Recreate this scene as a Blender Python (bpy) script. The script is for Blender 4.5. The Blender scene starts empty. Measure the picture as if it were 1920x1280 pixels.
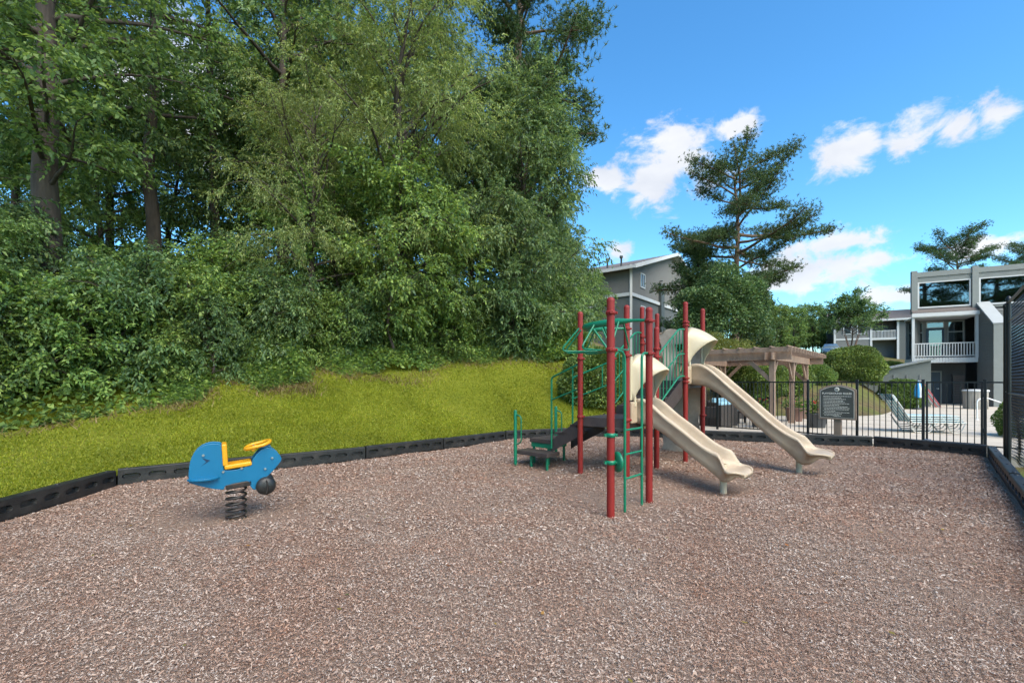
import bpy, math, random
import numpy as np
from mathutils import Vector, Matrix

scene = bpy.context.scene
C = scene.collection
rad = math.radians
F = 853.3          # focal length in photo pixels (16 mm on 36 mm, 1920 px wide)

# ------------------------------------------------------------------ camera
cam_d = bpy.data.cameras.new('camera')
cam_d.lens = 16; cam_d.sensor_width = 36; cam_d.shift_y = 0.039
cam_d.clip_start = 0.05; cam_d.clip_end = 2000
cam = bpy.data.objects.new('camera', cam_d); C.objects.link(cam)
cam.location = (0, 0, 1.5); cam.rotation_euler = (rad(90), 0, 0)
scene.camera = cam

# ------------------------------------------------------------------ light
SUN_EL, SUN_AZ = rad(46), rad(150)      # azimuth clockwise from +Y (camera looks along +Y)
sun_d = bpy.data.lights.new('sun', 'SUN')
sun_d.energy = 3.5; sun_d.angle = rad(60); sun_d.color = (1.0, 0.89, 0.73)
sun = bpy.data.objects.new('sun', sun_d); C.objects.link(sun)
sdir = Vector((math.sin(SUN_AZ) * math.cos(SUN_EL), math.cos(SUN_AZ) * math.cos(SUN_EL), math.sin(SUN_EL)))
sun.rotation_euler = sdir.to_track_quat('Z', 'Y').to_euler()
sun.location = (0, -10, 40)

scene.view_settings.view_transform = 'Standard'
scene.view_settings.look = 'None'
scene.view_settings.exposure = 0.9
scene.view_settings.gamma = 1.0
scene.view_settings.use_curve_mapping = False
scene.cycles.use_denoising = True
scene.cycles.max_bounces = 6
scene.cycles.diffuse_bounces = 3
scene.cycles.transmission_bounces = 4
scene.cycles.adaptive_threshold = 0.03
scene.cycles.transparent_max_bounces = 8
scene.cycles.sample_clamp_indirect = 8

world = bpy.data.worlds.new('World'); scene.world = world; world.use_nodes = True

def build_world():
    nt = world.node_tree; nt.nodes.clear()
    N = nt.nodes.new; L = nt.links.new
    out = N('ShaderNodeOutputWorld'); bg = N('ShaderNodeBackground'); bg.inputs[1].default_value = 0.145
    L(bg.outputs[0], out.inputs[0])
    sky = N('ShaderNodeTexSky'); sky.sky_type = 'NISHITA'; sky.sun_disc = False
    sky.sun_elevation = SUN_EL; sky.sun_rotation = SUN_AZ
    sky.air_density = 1.0; sky.dust_density = 0.4; sky.ozone_density = 1.6
    tint = N('ShaderNodeMix'); tint.data_type = 'RGBA'; tint.blend_type = 'MULTIPLY'
    tint.inputs[0].default_value = 1.0
    sat = N('ShaderNodeHueSaturation'); sat.inputs['Saturation'].default_value = 1.24; L(sky.outputs[0], sat.inputs['Color'])
    L(sat.outputs[0], tint.inputs[6]); tint.inputs[7].default_value = (0.80, 1.13, 1.17, 1)
    # direction -> azimuth, elevation (radians)
    tc = N('ShaderNodeTexCoord'); sep = N('ShaderNodeSeparateXYZ'); L(tc.outputs['Generated'], sep.inputs[0])
    def M(op, a, b=None, clamp=False):
        m = N('ShaderNodeMath'); m.operation = op; m.use_clamp = clamp
        for i, v in ((0, a), (1, b)):
            if v is None: continue
            if isinstance(v, (int, float)): m.inputs[i].default_value = v
            else: L(v, m.inputs[i])
        return m.outputs[0]
    az = M('ARCTAN2', sep.outputs[0], sep.outputs[1]); el = M('ARCSINE', sep.outputs[2])
    def noise(scale, detail, rough, dist=0.0, off=(0, 0, 0), stretch=(1, 1, 1.5)):
        mp = N('ShaderNodeMapping'); mp.inputs[1].default_value = off; mp.inputs[3].default_value = stretch
        L(tc.outputs['Generated'], mp.inputs[0])
        n = N('ShaderNodeTexNoise'); n.inputs['Scale'].default_value = scale
        n.inputs['Detail'].default_value = detail; n.inputs['Roughness'].default_value = rough
        n.inputs['Distortion'].default_value = dist
        L(mp.outputs[0], n.inputs['Vector']); return n.outputs[0]
    fine = noise(15, 9, 0.62, 0.3)
    # cumulus banks standing in the view: (azimuth, elevation, half width, half height) in degrees
    blobs = []
    for px, py, rx, ry in [(1262, 262, 74, 30), (1235, 322, 105, 46), (1383, 238, 52, 19), (1592, 284, 58, 36),
                           (1715, 252, 60, 40), (1790, 240, 60, 36), (1872, 214, 52, 40), (1580, 452, 96, 22),
                           (1540, 505, 140, 36), (1690, 552, 70, 18), (1852, 462, 62, 24), (1160, 468, 24, 18), (1150, 335, 60, 24), (1470, 525, 90, 24), (1640, 490, 60, 22),
                           (300, 170, 150, 60), (420, 260, 170, 60), (120, 90, 100, 60)]:
        x, z = (px - 960) / F, (715 - py) / F
        n = math.sqrt(1 + x * x + z * z)
        a, e = math.atan2(x, 1), math.asin(z / n)
        blobs.append((a, e, rx / F / (1 + x * x), ry / F / (1 + x * x) ** .5 / n ** .5))
    acc = None
    for a, e, rx, ry in blobs:
        dx = M('DIVIDE', M('SUBTRACT', az, a), rx); dy = M('DIVIDE', M('SUBTRACT', el, e), ry)
        d = M('SQRT', M('ADD', M('MULTIPLY', dx, dx), M('MULTIPLY', dy, dy)))
        v = M('SUBTRACT', 1.0, d)
        acc = v if acc is None else M('MAXIMUM', acc, v)
    acc = M('MAXIMUM', acc, -1.6)
    dens = M('ADD', M('MULTIPLY', M('ADD', acc, 0.34), 0.60), M('MULTIPLY', M('SUBTRACT', fine, 0.5), 2.3))
    # the same fair-weather cumulus scattered over the rest of the sky
    big = noise(3.1, 8, 0.6, 0.3, (3.1, 1.7, 0.4))
    mr = N('ShaderNodeMapRange'); mr.interpolation_type = 'SMOOTHSTEP'
    L(M('ABSOLUTE', M('SUBTRACT', az, 0.42)), mr.inputs[0]); mr.inputs[1].default_value = 0.45; mr.inputs[2].default_value = 0.75
    scat = M('MULTIPLY', M('SUBTRACT', big, 0.56), 4.0)
    scat = M('SUBTRACT', scat, M('MULTIPLY', M('SUBTRACT', 1.0, mr.outputs[0]), 3.0))
    dens = M('MAXIMUM', dens, scat)
    mk = N('ShaderNodeMapRange'); mk.interpolation_type = 'SMOOTHSTEP'
    L(dens, mk.inputs[0]); mk.inputs[1].default_value = 0.0; mk.inputs[2].default_value = 0.50
    mk.inputs[4].default_value = 0.93
    # cloud body: bright tops, faintly grey folds
    fold = noise(7, 5, 0.5, 0.1, (0.3, 0.2, 0.06))
    cr = N('ShaderNodeValToRGB'); L(fold, cr.inputs[0])
    cr.color_ramp.elements[0].position = 0.34; cr.color_ramp.elements[0].color = (3.0, 3.1, 3.35, 1)
    cr.color_ramp.elements[1].position = 0.62; cr.color_ramp.elements[1].color = (3.9, 3.9, 3.95, 1)
    mix = N('ShaderNodeMix'); mix.data_type = 'RGBA'
    L(mk.outputs[0], mix.inputs[0]); L(tint.outputs[2], mix.inputs[6]); L(cr.outputs[0], mix.inputs[7])
    L(mix.outputs[2], bg.inputs[0])
build_world()

# ------------------------------------------------------------------ helpers
ORG = {}
def tag(o, label=None, cat=None, group=None, kind=None):
    if label: o['label'] = label
    if cat: o['category'] = cat
    if group: o['group'] = group
    if kind: o['kind'] = kind
    return o

def thing(name, label, cat, loc=(0, 0, 0), group=None):
    o = bpy.data.objects.new(name, None); C.objects.link(o)
    o.empty_display_size = 0.2; o.location = loc; ORG[o.name] = Vector(loc)
    return tag(o, label, cat, group)

def copy_tree(root, loc, rz=0.0, scale=(1, 1, 1), label=None, cat=None, group=None):
    def rec(o, parent):
        c = o.copy(); C.objects.link(c); c.parent = parent
        for ch in o.children: rec(ch, c)
        return c
    r = rec(root, None)
    r.location = loc; r.rotation_euler = (0, 0, rz); r.scale = scale
    if label: r['label'] = label
    if cat: r['category'] = cat
    if group: r['group'] = group
    elif 'group' in r.keys(): del r['group']
    return r

class MB:
    """mesh collector in world coordinates"""
    def __init__(s): s.v = []; s.f = []; s.sm = []
    def add(s, vs, fs, smooth=False):
        o = len(s.v); s.v.extend([tuple(v) for v in vs])
        s.f.extend([tuple(i + o for i in f) for f in fs]); s.sm.extend([smooth] * len(fs)); return s
    def box(s, c, d, rz=0.0, mat=None):
        hx, hy, hz = d[0] / 2, d[1] / 2, d[2] / 2
        pts = [Vector((x, y, z)) for x in (-hx, hx) for y in (-hy, hy) for z in (-hz, hz)]
        R = mat if mat is not None else Matrix.Rotation(rz, 3, 'Z')
        pts = [R @ p + Vector(c) for p in pts]
        return s.add(pts, [(0, 1, 3, 2), (4, 6, 7, 5), (0, 4, 5, 1), (2, 3, 7, 6), (0, 2, 6, 4), (1, 5, 7, 3)])
    def beam(s, a, b, w, h, up=(0, 0, 1)):
        a, b = Vector(a), Vector(b); d = (b - a); L = d.length; d.normalize()
        side = Vector(up).cross(d)
        if side.length < 1e-4: side = Vector((1, 0, 0))
        side.normalize(); u = d.cross(side)
        R = Matrix((side, d, u)).transposed()
        return s.box((a + b) / 2, (w, L, h), mat=R)
    def tube(s, path, r, n=10, closed=False, caps=True):
        P = [Vector(p) for p in path]; m = len(P)
        rs = r if isinstance(r, (list, tuple)) else [r] * m
        T = []
        for i in range(m):
            if closed: d = P[(i + 1) % m] - P[i - 1]
            else: d = P[min(i + 1, m - 1)] - P[max(i - 1, 0)]
            T.append(d.normalized() if d.length > 1e-9 else Vector((0, 0, 1)))
        nrm = T[0].orthogonal().normalized(); vs = []
        for i in range(m):
            if i:
                q = T[i - 1].rotation_difference(T[i]); nrm = q @ nrm
                nrm = (nrm - T[i] * nrm.dot(T[i])).normalized()
            bn = T[i].cross(nrm)
            for k in range(n):
                a = 2 * math.pi * k / n
                vs.append(P[i] + (nrm * math.cos(a) + bn * math.sin(a)) * rs[i])
        fs = []
        for i in range(m if closed else m - 1):
            j = (i + 1) % m
            for k in range(n):
                k2 = (k + 1) % n
                fs.append((i * n + k, i * n + k2, j * n + k2, j * n + k))
        s.add(vs, fs, True)
        if caps and not closed:
            s.add([vs[k] for k in range(n)], [tuple(range(n - 1, -1, -1))])
            s.add([vs[(m - 1) * n + k] for k in range(n)], [tuple(range(n))])
        return s
    def cyl(s, a, b, r, n=12, r2=None): return s.tube([a, b], [r, r if r2 is None else r2], n)
    def lathe(s, c, prof, n=16, axis=(0, 0, 1), smooth=True):
        ax = Vector(axis).normalized(); u = ax.orthogonal().normalized(); w = ax.cross(u); c = Vector(c); vs = []; fs = []
        for (r, z) in prof:
            for k in range(n):
                a = 2 * math.pi * k / n
                vs.append(c + ax * z + (u * math.cos(a) + w * math.sin(a)) * max(r, 1e-4))
        for i in range(len(prof) - 1):
            for k in range(n):
                k2 = (k + 1) % n
                fs.append((i * n + k, i * n + k2, (i + 1) * n + k2, (i + 1) * n + k))
        return s.add(vs, fs, smooth)
    def prism(s, poly, depth, M):
        """poly in local xy, extruded along local z by depth; M maps local -> world"""
        n = len(poly); vs = [M @ Vector((x, y, 0)) for x, y in poly] + [M @ Vector((x, y, depth)) for x, y in poly]
        fs = [tuple(range(n - 1, -1, -1)), tuple(range(n, 2 * n))]
        fs += [(i, (i + 1) % n, n + (i + 1) % n, n + i) for i in range(n)]
        return s.add(vs, fs)
    def build(s, name, m, parent=None, bevel=0.0, origin=None, segs=2):
        o0 = Vector((0, 0, 0))
        if parent is not None: o0 = ORG[parent.name]
        elif origin is not None: o0 = Vector(origin)
        me = bpy.data.meshes.new(name)
        me.from_pydata([tuple(Vector(v) - o0) for v in s.v], [], s.f); me.validate()
        if len(me.polygons) == len(s.sm): me.polygons.foreach_set('use_smooth', s.sm)
        o = bpy.data.objects.new(name, me); C.objects.link(o)
        if m is not None: me.materials.append(m)
        if parent is not None: o.parent = parent
        elif origin is not None: o.location = o0
        ORG[o.name] = o0
        if bevel:
            b = o.modifiers.new('bevel', 'BEVEL'); b.width = bevel; b.segments = segs; b.limit_method = 'ANGLE'
        return o

def np_mesh(name, verts, faces, m, smooth=False):
    me = bpy.data.meshes.new(name); k = faces.shape[1]
    me.vertices.add(len(verts)); me.vertices.foreach_set('co', np.ascontiguousarray(verts, dtype=np.float32).ravel())
    me.loops.add(faces.size); me.loops.foreach_set('vertex_index', np.ascontiguousarray(faces, dtype=np.int32).ravel())
    me.polygons.add(len(faces)); me.polygons.foreach_set('loop_start', np.arange(0, faces.size, k, dtype=np.int32))
    me.polygons.foreach_set('loop_total', np.full(len(faces), k, dtype=np.int32))
    if smooth: me.polygons.foreach_set('use_smooth', np.ones(len(faces), dtype=bool))
    me.update(calc_edges=True)
    if m is not None: me.materials.append(m)
    return me

def obj_of(name, me, parent=None, loc=(0, 0, 0)):
    o = bpy.data.objects.new(name, me); C.objects.link(o); o.location = loc; ORG[o.name] = Vector(loc)
    if parent is not None: o.parent = parent
    return o

# ------------------------------------------------------------------ materials
MATS = {}
def mat(name, col, rough=0.6, var=0.12, scale=6.0, bump=0.0, bscale=60.0, metal=0.0, spec=0.5, dirt=None, stretch=None, coat=0.0):
    """plain procedural surface: base colour with noise variation, optional dirt colour and bump"""
    if name in MATS: return MATS[name]
    m = bpy.data.materials.new(name); m.use_nodes = True; nt = m.node_tree
    N = nt.nodes.new; L = nt.links.new; b = nt.nodes['Principled BSDF']
    tc = N('ShaderNodeTexCoord'); vec = tc.outputs['Object']
    if stretch:
        mp = N('ShaderNodeMapping'); mp.inputs[3].default_value = stretch; L(vec, mp.inputs[0]); vec = mp.outputs[0]
    n = N('ShaderNodeTexNoise'); n.inputs['Scale'].default_value = scale; n.inputs['Detail'].default_value = 6
    n.inputs['Roughness'].default_value = 0.65; L(vec, n.inputs['Vector'])
    r = N('ShaderNodeValToRGB'); L(n.outputs[0], r.inputs[0])
    lo = tuple(c * (1 - var) for c in col); hi = tuple(min(1, c * (1 + var)) for c in col)
    r.color_ramp.elements[0].position = 0.3; r.color_ramp.elements[0].color = (*lo, 1)
    r.color_ramp.elements[1].position = 0.7; r.color_ramp.elements[1].color = (*hi, 1)
    colout = r.outputs[0]
    if dirt:
        dc, amt, ds = dirt
        n2 = N('ShaderNodeTexNoise'); n2.inputs['Scale'].default_value = ds; n2.inputs['Detail'].default_value = 8
        n2.inputs['Roughness'].default_value = 0.7; L(tc.outputs['Object'], n2.inputs['Vector'])
        mr = N('ShaderNodeMapRange'); L(n2.outputs[0], mr.inputs[0]); mr.inputs[1].default_value = 0.48; mr.inputs[2].default_value = 0.72
        mr.inputs[4].default_value = amt
        mx = N('ShaderNodeMix'); mx.data_type = 'RGBA'; L(mr.outputs[0], mx.inputs[0]); L(colout, mx.inputs[6]); mx.inputs[7].default_value = (*dc, 1)
        colout = mx.outputs[2]
    L(colout, b.inputs['Base Color'])
    rr = N('ShaderNodeMapRange'); L(n.outputs[0], rr.inputs[0]); rr.inputs[3].default_value = max(0, rough - .08); rr.inputs[4].default_value = min(1, rough + .08)
    L(rr.outputs[0], b.inputs['Roughness'])
    b.inputs['Metallic'].default_value = metal; b.inputs['Specular IOR Level'].default_value = spec
    if coat: b.inputs['Coat Weight'].default_value = coat; b.inputs['Coat Roughness'].default_value = 0.15
    if bump:
        n3 = N('ShaderNodeTexNoise'); n3.inputs['Scale'].default_value = bscale; n3.inputs['Detail'].default_value = 4; L(vec, n3.inputs['Vector'])
        bp = N('ShaderNodeBump'); bp.inputs['Strength'].default_value = bump; bp.inputs['Distance'].default_value = 0.02
        L(n3.outputs[0], bp.inputs['Height']); L(bp.outputs[0], b.inputs['Normal'])
    MATS[name] = m; return m

def leaf_mat(name, cols, trans=0.35, rough=0.5, osc=0.25):
    """foliage: every leaf its own tone (random per island), each plant a little different"""
    if name in MATS: return MATS[name]
    m = bpy.data.materials.new(name); m.use_nodes = True; nt = m.node_tree; nt.nodes.clear()
    N = nt.nodes.new; L = nt.links.new
    g = N('ShaderNodeNewGeometry'); r = N('ShaderNodeValToRGB'); L(g.outputs['Random Per Island'], r.inputs[0])
    el = r.color_ramp.elements
    while len(el) < len(cols): el.new(0.5)
    for i, c in enumerate(cols): el[i].position = i / (len(cols) - 1); el[i].color = (*c, 1)
    oi = N('ShaderNodeObjectInfo')
    tc = N('ShaderNodeTexCoord'); ns = N('ShaderNodeTexNoise'); ns.inputs['Scale'].default_value = 0.55; ns.inputs['Detail'].default_value = 3
    L(tc.outputs['Object'], ns.inputs['Vector'])
    hs = N('ShaderNodeHueSaturation')
    mr = N('ShaderNodeMapRange'); L(oi.outputs['Random'], mr.inputs[0]); mr.inputs[3].default_value = 0.488; mr.inputs[4].default_value = 0.508
    L(mr.outputs[0], hs.inputs['Hue'])
    mv = N('ShaderNodeMapRange'); L(ns.outputs[0], mv.inputs[0]); mv.inputs[1].default_value = 0.3; mv.inputs[2].default_value = 0.7
    mv.inputs[3].default_value = 1 - osc; mv.inputs[4].default_value = 1 + osc
    L(mv.outputs[0], hs.inputs['Value']); hs.inputs['Saturation'].default_value = 1.0
    L(r.outputs[0], hs.inputs['Color'])
    p = N('ShaderNodeBsdfPrincipled'); L(hs.outputs[0], p.inputs['Base Color']); p.inputs['Roughness'].default_value = rough
    p.inputs['Specular IOR Level'].default_value = 0.35
    t = N('ShaderNodeBsdfTranslucent')
    tm = N('ShaderNodeMix'); tm.data_type = 'RGBA'; tm.blend_type = 'MULTIPLY'; tm.inputs[0].default_value = 1
    L(hs.outputs[0], tm.inputs[6]); tm.inputs[7].default_value = (1.45, 1.45, 0.85, 1); L(tm.outputs[2], t.inputs[0])
    ms = N('ShaderNodeMixShader'); ms.inputs[0].default_value = trans; L(p.outputs[0], ms.inputs[1]); L(t.outputs[0], ms.inputs[2])
    o = N('ShaderNodeOutputMaterial'); L(ms.outputs[0], o.inputs[0])
    MATS[name] = m; return m

def ground_mat(name, cols, scale, bump=0.4, bscale=80, rough=0.95, big=None):
    if name in MATS: return MATS[name]
    m = bpy.data.materials.new(name); m.use_nodes = True; nt = m.node_tree; N = nt.nodes.new; L = nt.links.new
    b = nt.nodes['Principled BSDF']; b.inputs['Roughness'].default_value = rough; b.inputs['Specular IOR Level'].default_value = 0.2
    tc = N('ShaderNodeTexCoord'); n = N('ShaderNodeTexNoise'); n.inputs['Scale'].default_value = scale; n.inputs['Detail'].default_value = 10
    n.inputs['Roughness'].default_value = 0.7; L(tc.outputs['Object'], n.inputs['Vector'])
    r = N('ShaderNodeValToRGB'); L(n.outputs[0], r.inputs[0]); el = r.color_ramp.elements
    while len(el) < len(cols): el.new(0.5)
    for i, c in enumerate(cols): el[i].position = 0.3 + 0.4 * i / (len(cols) - 1); el[i].color = (*c, 1)
    co = r.outputs[0]
    if big:
        bc, bs, amt = big
        n2 = N('ShaderNodeTexNoise'); n2.inputs['Scale'].default_value = bs; n2.inputs['Detail'].default_value = 4; L(tc.outputs['Object'], n2.inputs['Vector'])
        mr = N('ShaderNodeMapRange'); L(n2.outputs[0], mr.inputs[0]); mr.inputs[1].default_value = 0.45; mr.inputs[2].default_value = 0.7; mr.inputs[4].default_value = amt
        mx = N('ShaderNodeMix'); mx.data_type = 'RGBA'; L(mr.outputs[0], mx.inputs[0]); L(co, mx.inputs[6]); mx.inputs[7].default_value = (*bc, 1); co = mx.outputs[2]
    L(co, b.inputs['Base Color'])
    n3 = N('ShaderNodeTexNoise'); n3.inputs['Scale'].default_value = bscale; n3.inputs['Detail'].default_value = 5; L(tc.outputs['Object'], n3.inputs['Vector'])
    bp = N('ShaderNodeBump'); bp.inputs['Strength'].default_value = bump; bp.inputs['Distance'].default_value = 0.03
    L(n3.outputs[0], bp.inputs['Height']); L(bp.outputs[0], b.inputs['Normal'])
    MATS[name] = m; return m

def glass_mat(name, tint=(0.02, 0.025, 0.03), mixv=0.5):
    """window pane: mirror-like front over a half see-through dark body"""
    if name in MATS: return MATS[name]
    m = bpy.data.materials.new(name); m.use_nodes = True; nt = m.node_tree; nt.nodes.clear(); N = nt.nodes.new; L = nt.links.new
    g = N('ShaderNodeBsdfGlossy'); g.inputs['Roughness'].default_value = 0.02; g.inputs['Color'].default_value = (0.75, 0.8, 0.82, 1)
    t = N('ShaderNodeBsdfTransparent'); t.inputs[0].default_value = (0.45, 0.5, 0.5, 1)
    fr = N('ShaderNodeFresnel'); fr.inputs[0].default_value = 1.5
    mr = N('ShaderNodeMapRange'); L(fr.outputs[0], mr.inputs[0]); mr.inputs[3].default_value = mixv; mr.inputs[4].default_value = 1
    x = N('ShaderNodeMixShader'); L(mr.outputs[0], x.inputs[0]); L(t.outputs[0], x.inputs[1]); L(g.outputs[0], x.inputs[2])
    o = N('ShaderNodeOutputMaterial'); L(x.outputs[0], o.inputs[0]); MATS[name] = m; return m

RED = mat('red_post_paint', (0.235, 0.018, 0.014), 0.5, 0.10, 3.0, spec=.35, dirt=((0.16, 0.02, 0.02), 0.5, 5))
GREEN = mat('green_powder_coat', (0.004, 0.17, 0.085), 0.35, 0.12, 5.0)
TAN = mat('tan_rotomoulded_plastic', (0.485, 0.38, 0.265), 0.42, 0.07, 2.0, dirt=((0.36, 0.235, 0.145), 0.65, 2.6), bump=0.03, bscale=30)
CREAM = mat('cream_hood_plastic', (0.56, 0.48, 0.33), 0.42, 0.05, 2.0, dirt=((0.5, 0.40, 0.26), 0.35, 2.5))
WALLTAN = mat('tan_climbing_wall', (0.44, 0.37, 0.29), 0.7, 0.12, 3.0, dirt=((0.2, 0.15, 0.11), 0.6, 2), bump=0.2, bscale=9)
DECKB = mat('dark_brown_deck_coating', (0.055, 0.042, 0.038), 0.55, 0.25, 9.0, dirt=((0.10, 0.06, 0.045), 0.6, 4), bump=0.15, bscale=120)
BLACKP = mat('black_recycled_plastic', (0.017, 0.018, 0.018), 0.42, 0.25, 4.0, dirt=((0.08, 0.07, 0.06), 0.4, 3.5), bump=0.08, bscale=40)
BLACKM = mat('black_fence_paint', (0.008, 0.009, 0.010), 0.4, 0.2, 8.0)
STEEL = mat('galvanised_steel', (0.55, 0.56, 0.57), 0.35, 0.1, 20, metal=1.0)
# ------------------------------------------------------------------ terrain
def interp(x, xs, ys): return np.interp(x, xs, ys)
def sstep(a, b, x):
    t = np.clip((x - a) / (b - a), 0, 1); return t * t * (3 - 2 * t)

LEFT_CURB = [(-4.9, 1.2), (-5.25, 3.0), (-5.47, 4.75), (-5.68, 6.54), (-4.28, 7.72), (-2.84, 8.84), (-1.53, 10.15), (-0.16, 11.63), (1.50, 12.32), (3.20, 12.40)]
BACK_CURB = [(3.20, 12.40), (4.90, 11.77), (6.62, 11.14), (8.33, 10.50), (9.40, 9.00)]
RIGHT_CURB = [(9.40, 9.00), (8.15, 7.66), (6.90, 6.32), (5.66, 4.98), (4.41, 3.64), (3.16, 2.30), (1.92, 0.96)]

def dist_poly(x, y, poly):
    best = np.full(x.shape, 1e9)
    for (ax, ay), (bx, by) in zip(poly[:-1], poly[1:]):
        dx, dy = bx - ax, by - ay; L2 = dx * dx + dy * dy
        t = np.clip(((x - ax) * dx + (y - ay) * dy) / L2, 0, 1)
        best = np.minimum(best, np.hypot(x - ax - t * dx, y - ay - t * dy))
    return best

def in_poly(x, y, poly):
    c = np.zeros(x.shape, bool); n = len(poly)
    for i in range(n):
        (x1, y1), (x2, y2) = poly[i], poly[(i + 1) % n]
        if y1 == y2: continue
        c ^= ((y1 > y) != (y2 > y)) & (x < (x2 - x1) * (y - y1) / (y2 - y1) + x1)
    return c
BED = LEFT_CURB + BACK_CURB[1:] + RIGHT_CURB[1:] + [(1.9, -4), (-4.5, -4)]

def lawn_z(x, y):
    """height of the lawn and the wooded bank, metres, valid left of the play bed"""
    x = np.asarray(x, float); y = np.asarray(y, float)
    D = dist_poly(x, y, LEFT_CURB)
    u = .735 * (x + 5.68) + .68 * (y - 6.54)
    ze = interp(u, [-12, -6, -1.6, .92, 5.3, 9.7, 15.7, 25, 60], [.3, .35, .48, .88, 1.62, 2.0, 2.45, 3.0, 4.0])
    z = .14 + (ze - .14) * np.clip(D / 5.0, 0, 1) ** 1.15
    bank = interp(u, [-12, 0, 8, 14, 22], [.50, .50, .42, .25, .12])
    z = z + bank * np.clip(D - 5.0, 0, 6) + 0.05 * np.clip(D - 11, 0, 60)
    return z

def hill_z(x, y):
    t = x / np.maximum(y, 1)
    a = interp(y, [0, 19, 26, 50, 70, 120, 300], [0, 0, 1.7, 4.2, 6.0, 8.0, 9.0])
    b = interp(y, [0, 34, 50, 70, 300], [0, 0, 3.2, 5.5, 8.0])
    w = sstep(.74, .86, t)
    return a * (1 - w) + b * w

def land(x, y):
    x = np.asarray(x, float); y = np.asarray(y, float)
    t = x / np.maximum(y, .5)
    w = sstep(.17, .34, t) * sstep(9, 12, y)
    left = np.where(((x > 3.2) & (y < 12.4)) | ((x > -4.4) & (y < 7.0)) | (y < -6), 0.0, lawn_z(x, y))
    return left * (1 - w) + hill_z(x, y) * w

def land1(x, y): return float(land(np.array([x]), np.array([y]))[0])
def at(px, Y, z=None):
    X = (px - 960) / F * Y
    return (X, Y, land1(X, Y) if z is None else z)

def grid_axis(segs):
    out = []
    for a, b, st in segs: out += list(np.arange(a, b, st))
    return np.array(out + [segs[-1][1]])

def make_ground():
    xs = grid_axis([(-400, -60, 40), (-60, -22, 3), (-22, 20, .45), (20, 80, 2.5), (80, 500, 42)])
    ys = grid_axis([(-60, -12, 8), (-12, 34, .45), (34, 90, 2.5), (90, 600, 51)])
    X, Y = np.meshgrid(xs, ys)
    Z = land(X, Y) - .09
    inside = in_poly(X, Y, BED)
    D = dist_poly(X, Y, LEFT_CURB + BACK_CURB[1:] + RIGHT_CURB[1:])
    f = sstep(.45, 1.1, np.where(inside, -D, D))
    Z = -.2 * (1 - f) + Z * f
    Z = np.where(Y < -8, -.2, Z)
    nx, ny = len(xs), len(ys)
    i = np.arange(ny - 1)[:, None] * nx + np.arange(nx - 1)[None]
    Fc = np.stack([i, i + 1, i + nx + 1, i + nx], -1).reshape(-1, 4)
    g = obj_of('ground', np_mesh('ground', np.stack([X, Y, Z], -1).reshape(-1, 3), Fc,
        ground_mat('forest_soil', [(.05, .038, .02), (.11, .085, .04), (.17, .14, .06)], 2.5, .6, 30, big=((.10, .13, .025), .4, .9)), True))
    tag(g, kind='structure')
make_ground()

# mulch bed: a height field with scuffed hollows under the slides and the rider
HOLLOWS = [(3.15, 6.75, .9, .10), (5.15, 8.05, 1.0, .11), (-3.5, 5.0, .9, .06), (-2.7, 5.2, .6, .04), (1.5, 6.1, 1.1, .05), (.5, 7.6, 1.0, .04), (6.6, 7.4, .9, .03), (2.6, 6.4, .8, .05)]
def mulch_z(x, y):
    z = 0.012 * np.sin(x * 1.7 + .6 * y) + .012 * np.sin(y * 2.3 - x * .9) + .006 * np.sin(5.1 * x + 3.3 * y)
    z = z * sstep(0.0, 1.0, np.hypot(x, y) - 1)
    for hx, hy, r, d in HOLLOWS: z = z - d * np.exp(-((x - hx) ** 2 + (y - hy) ** 2) / (r * r) * 2.2)
    return z

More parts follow.
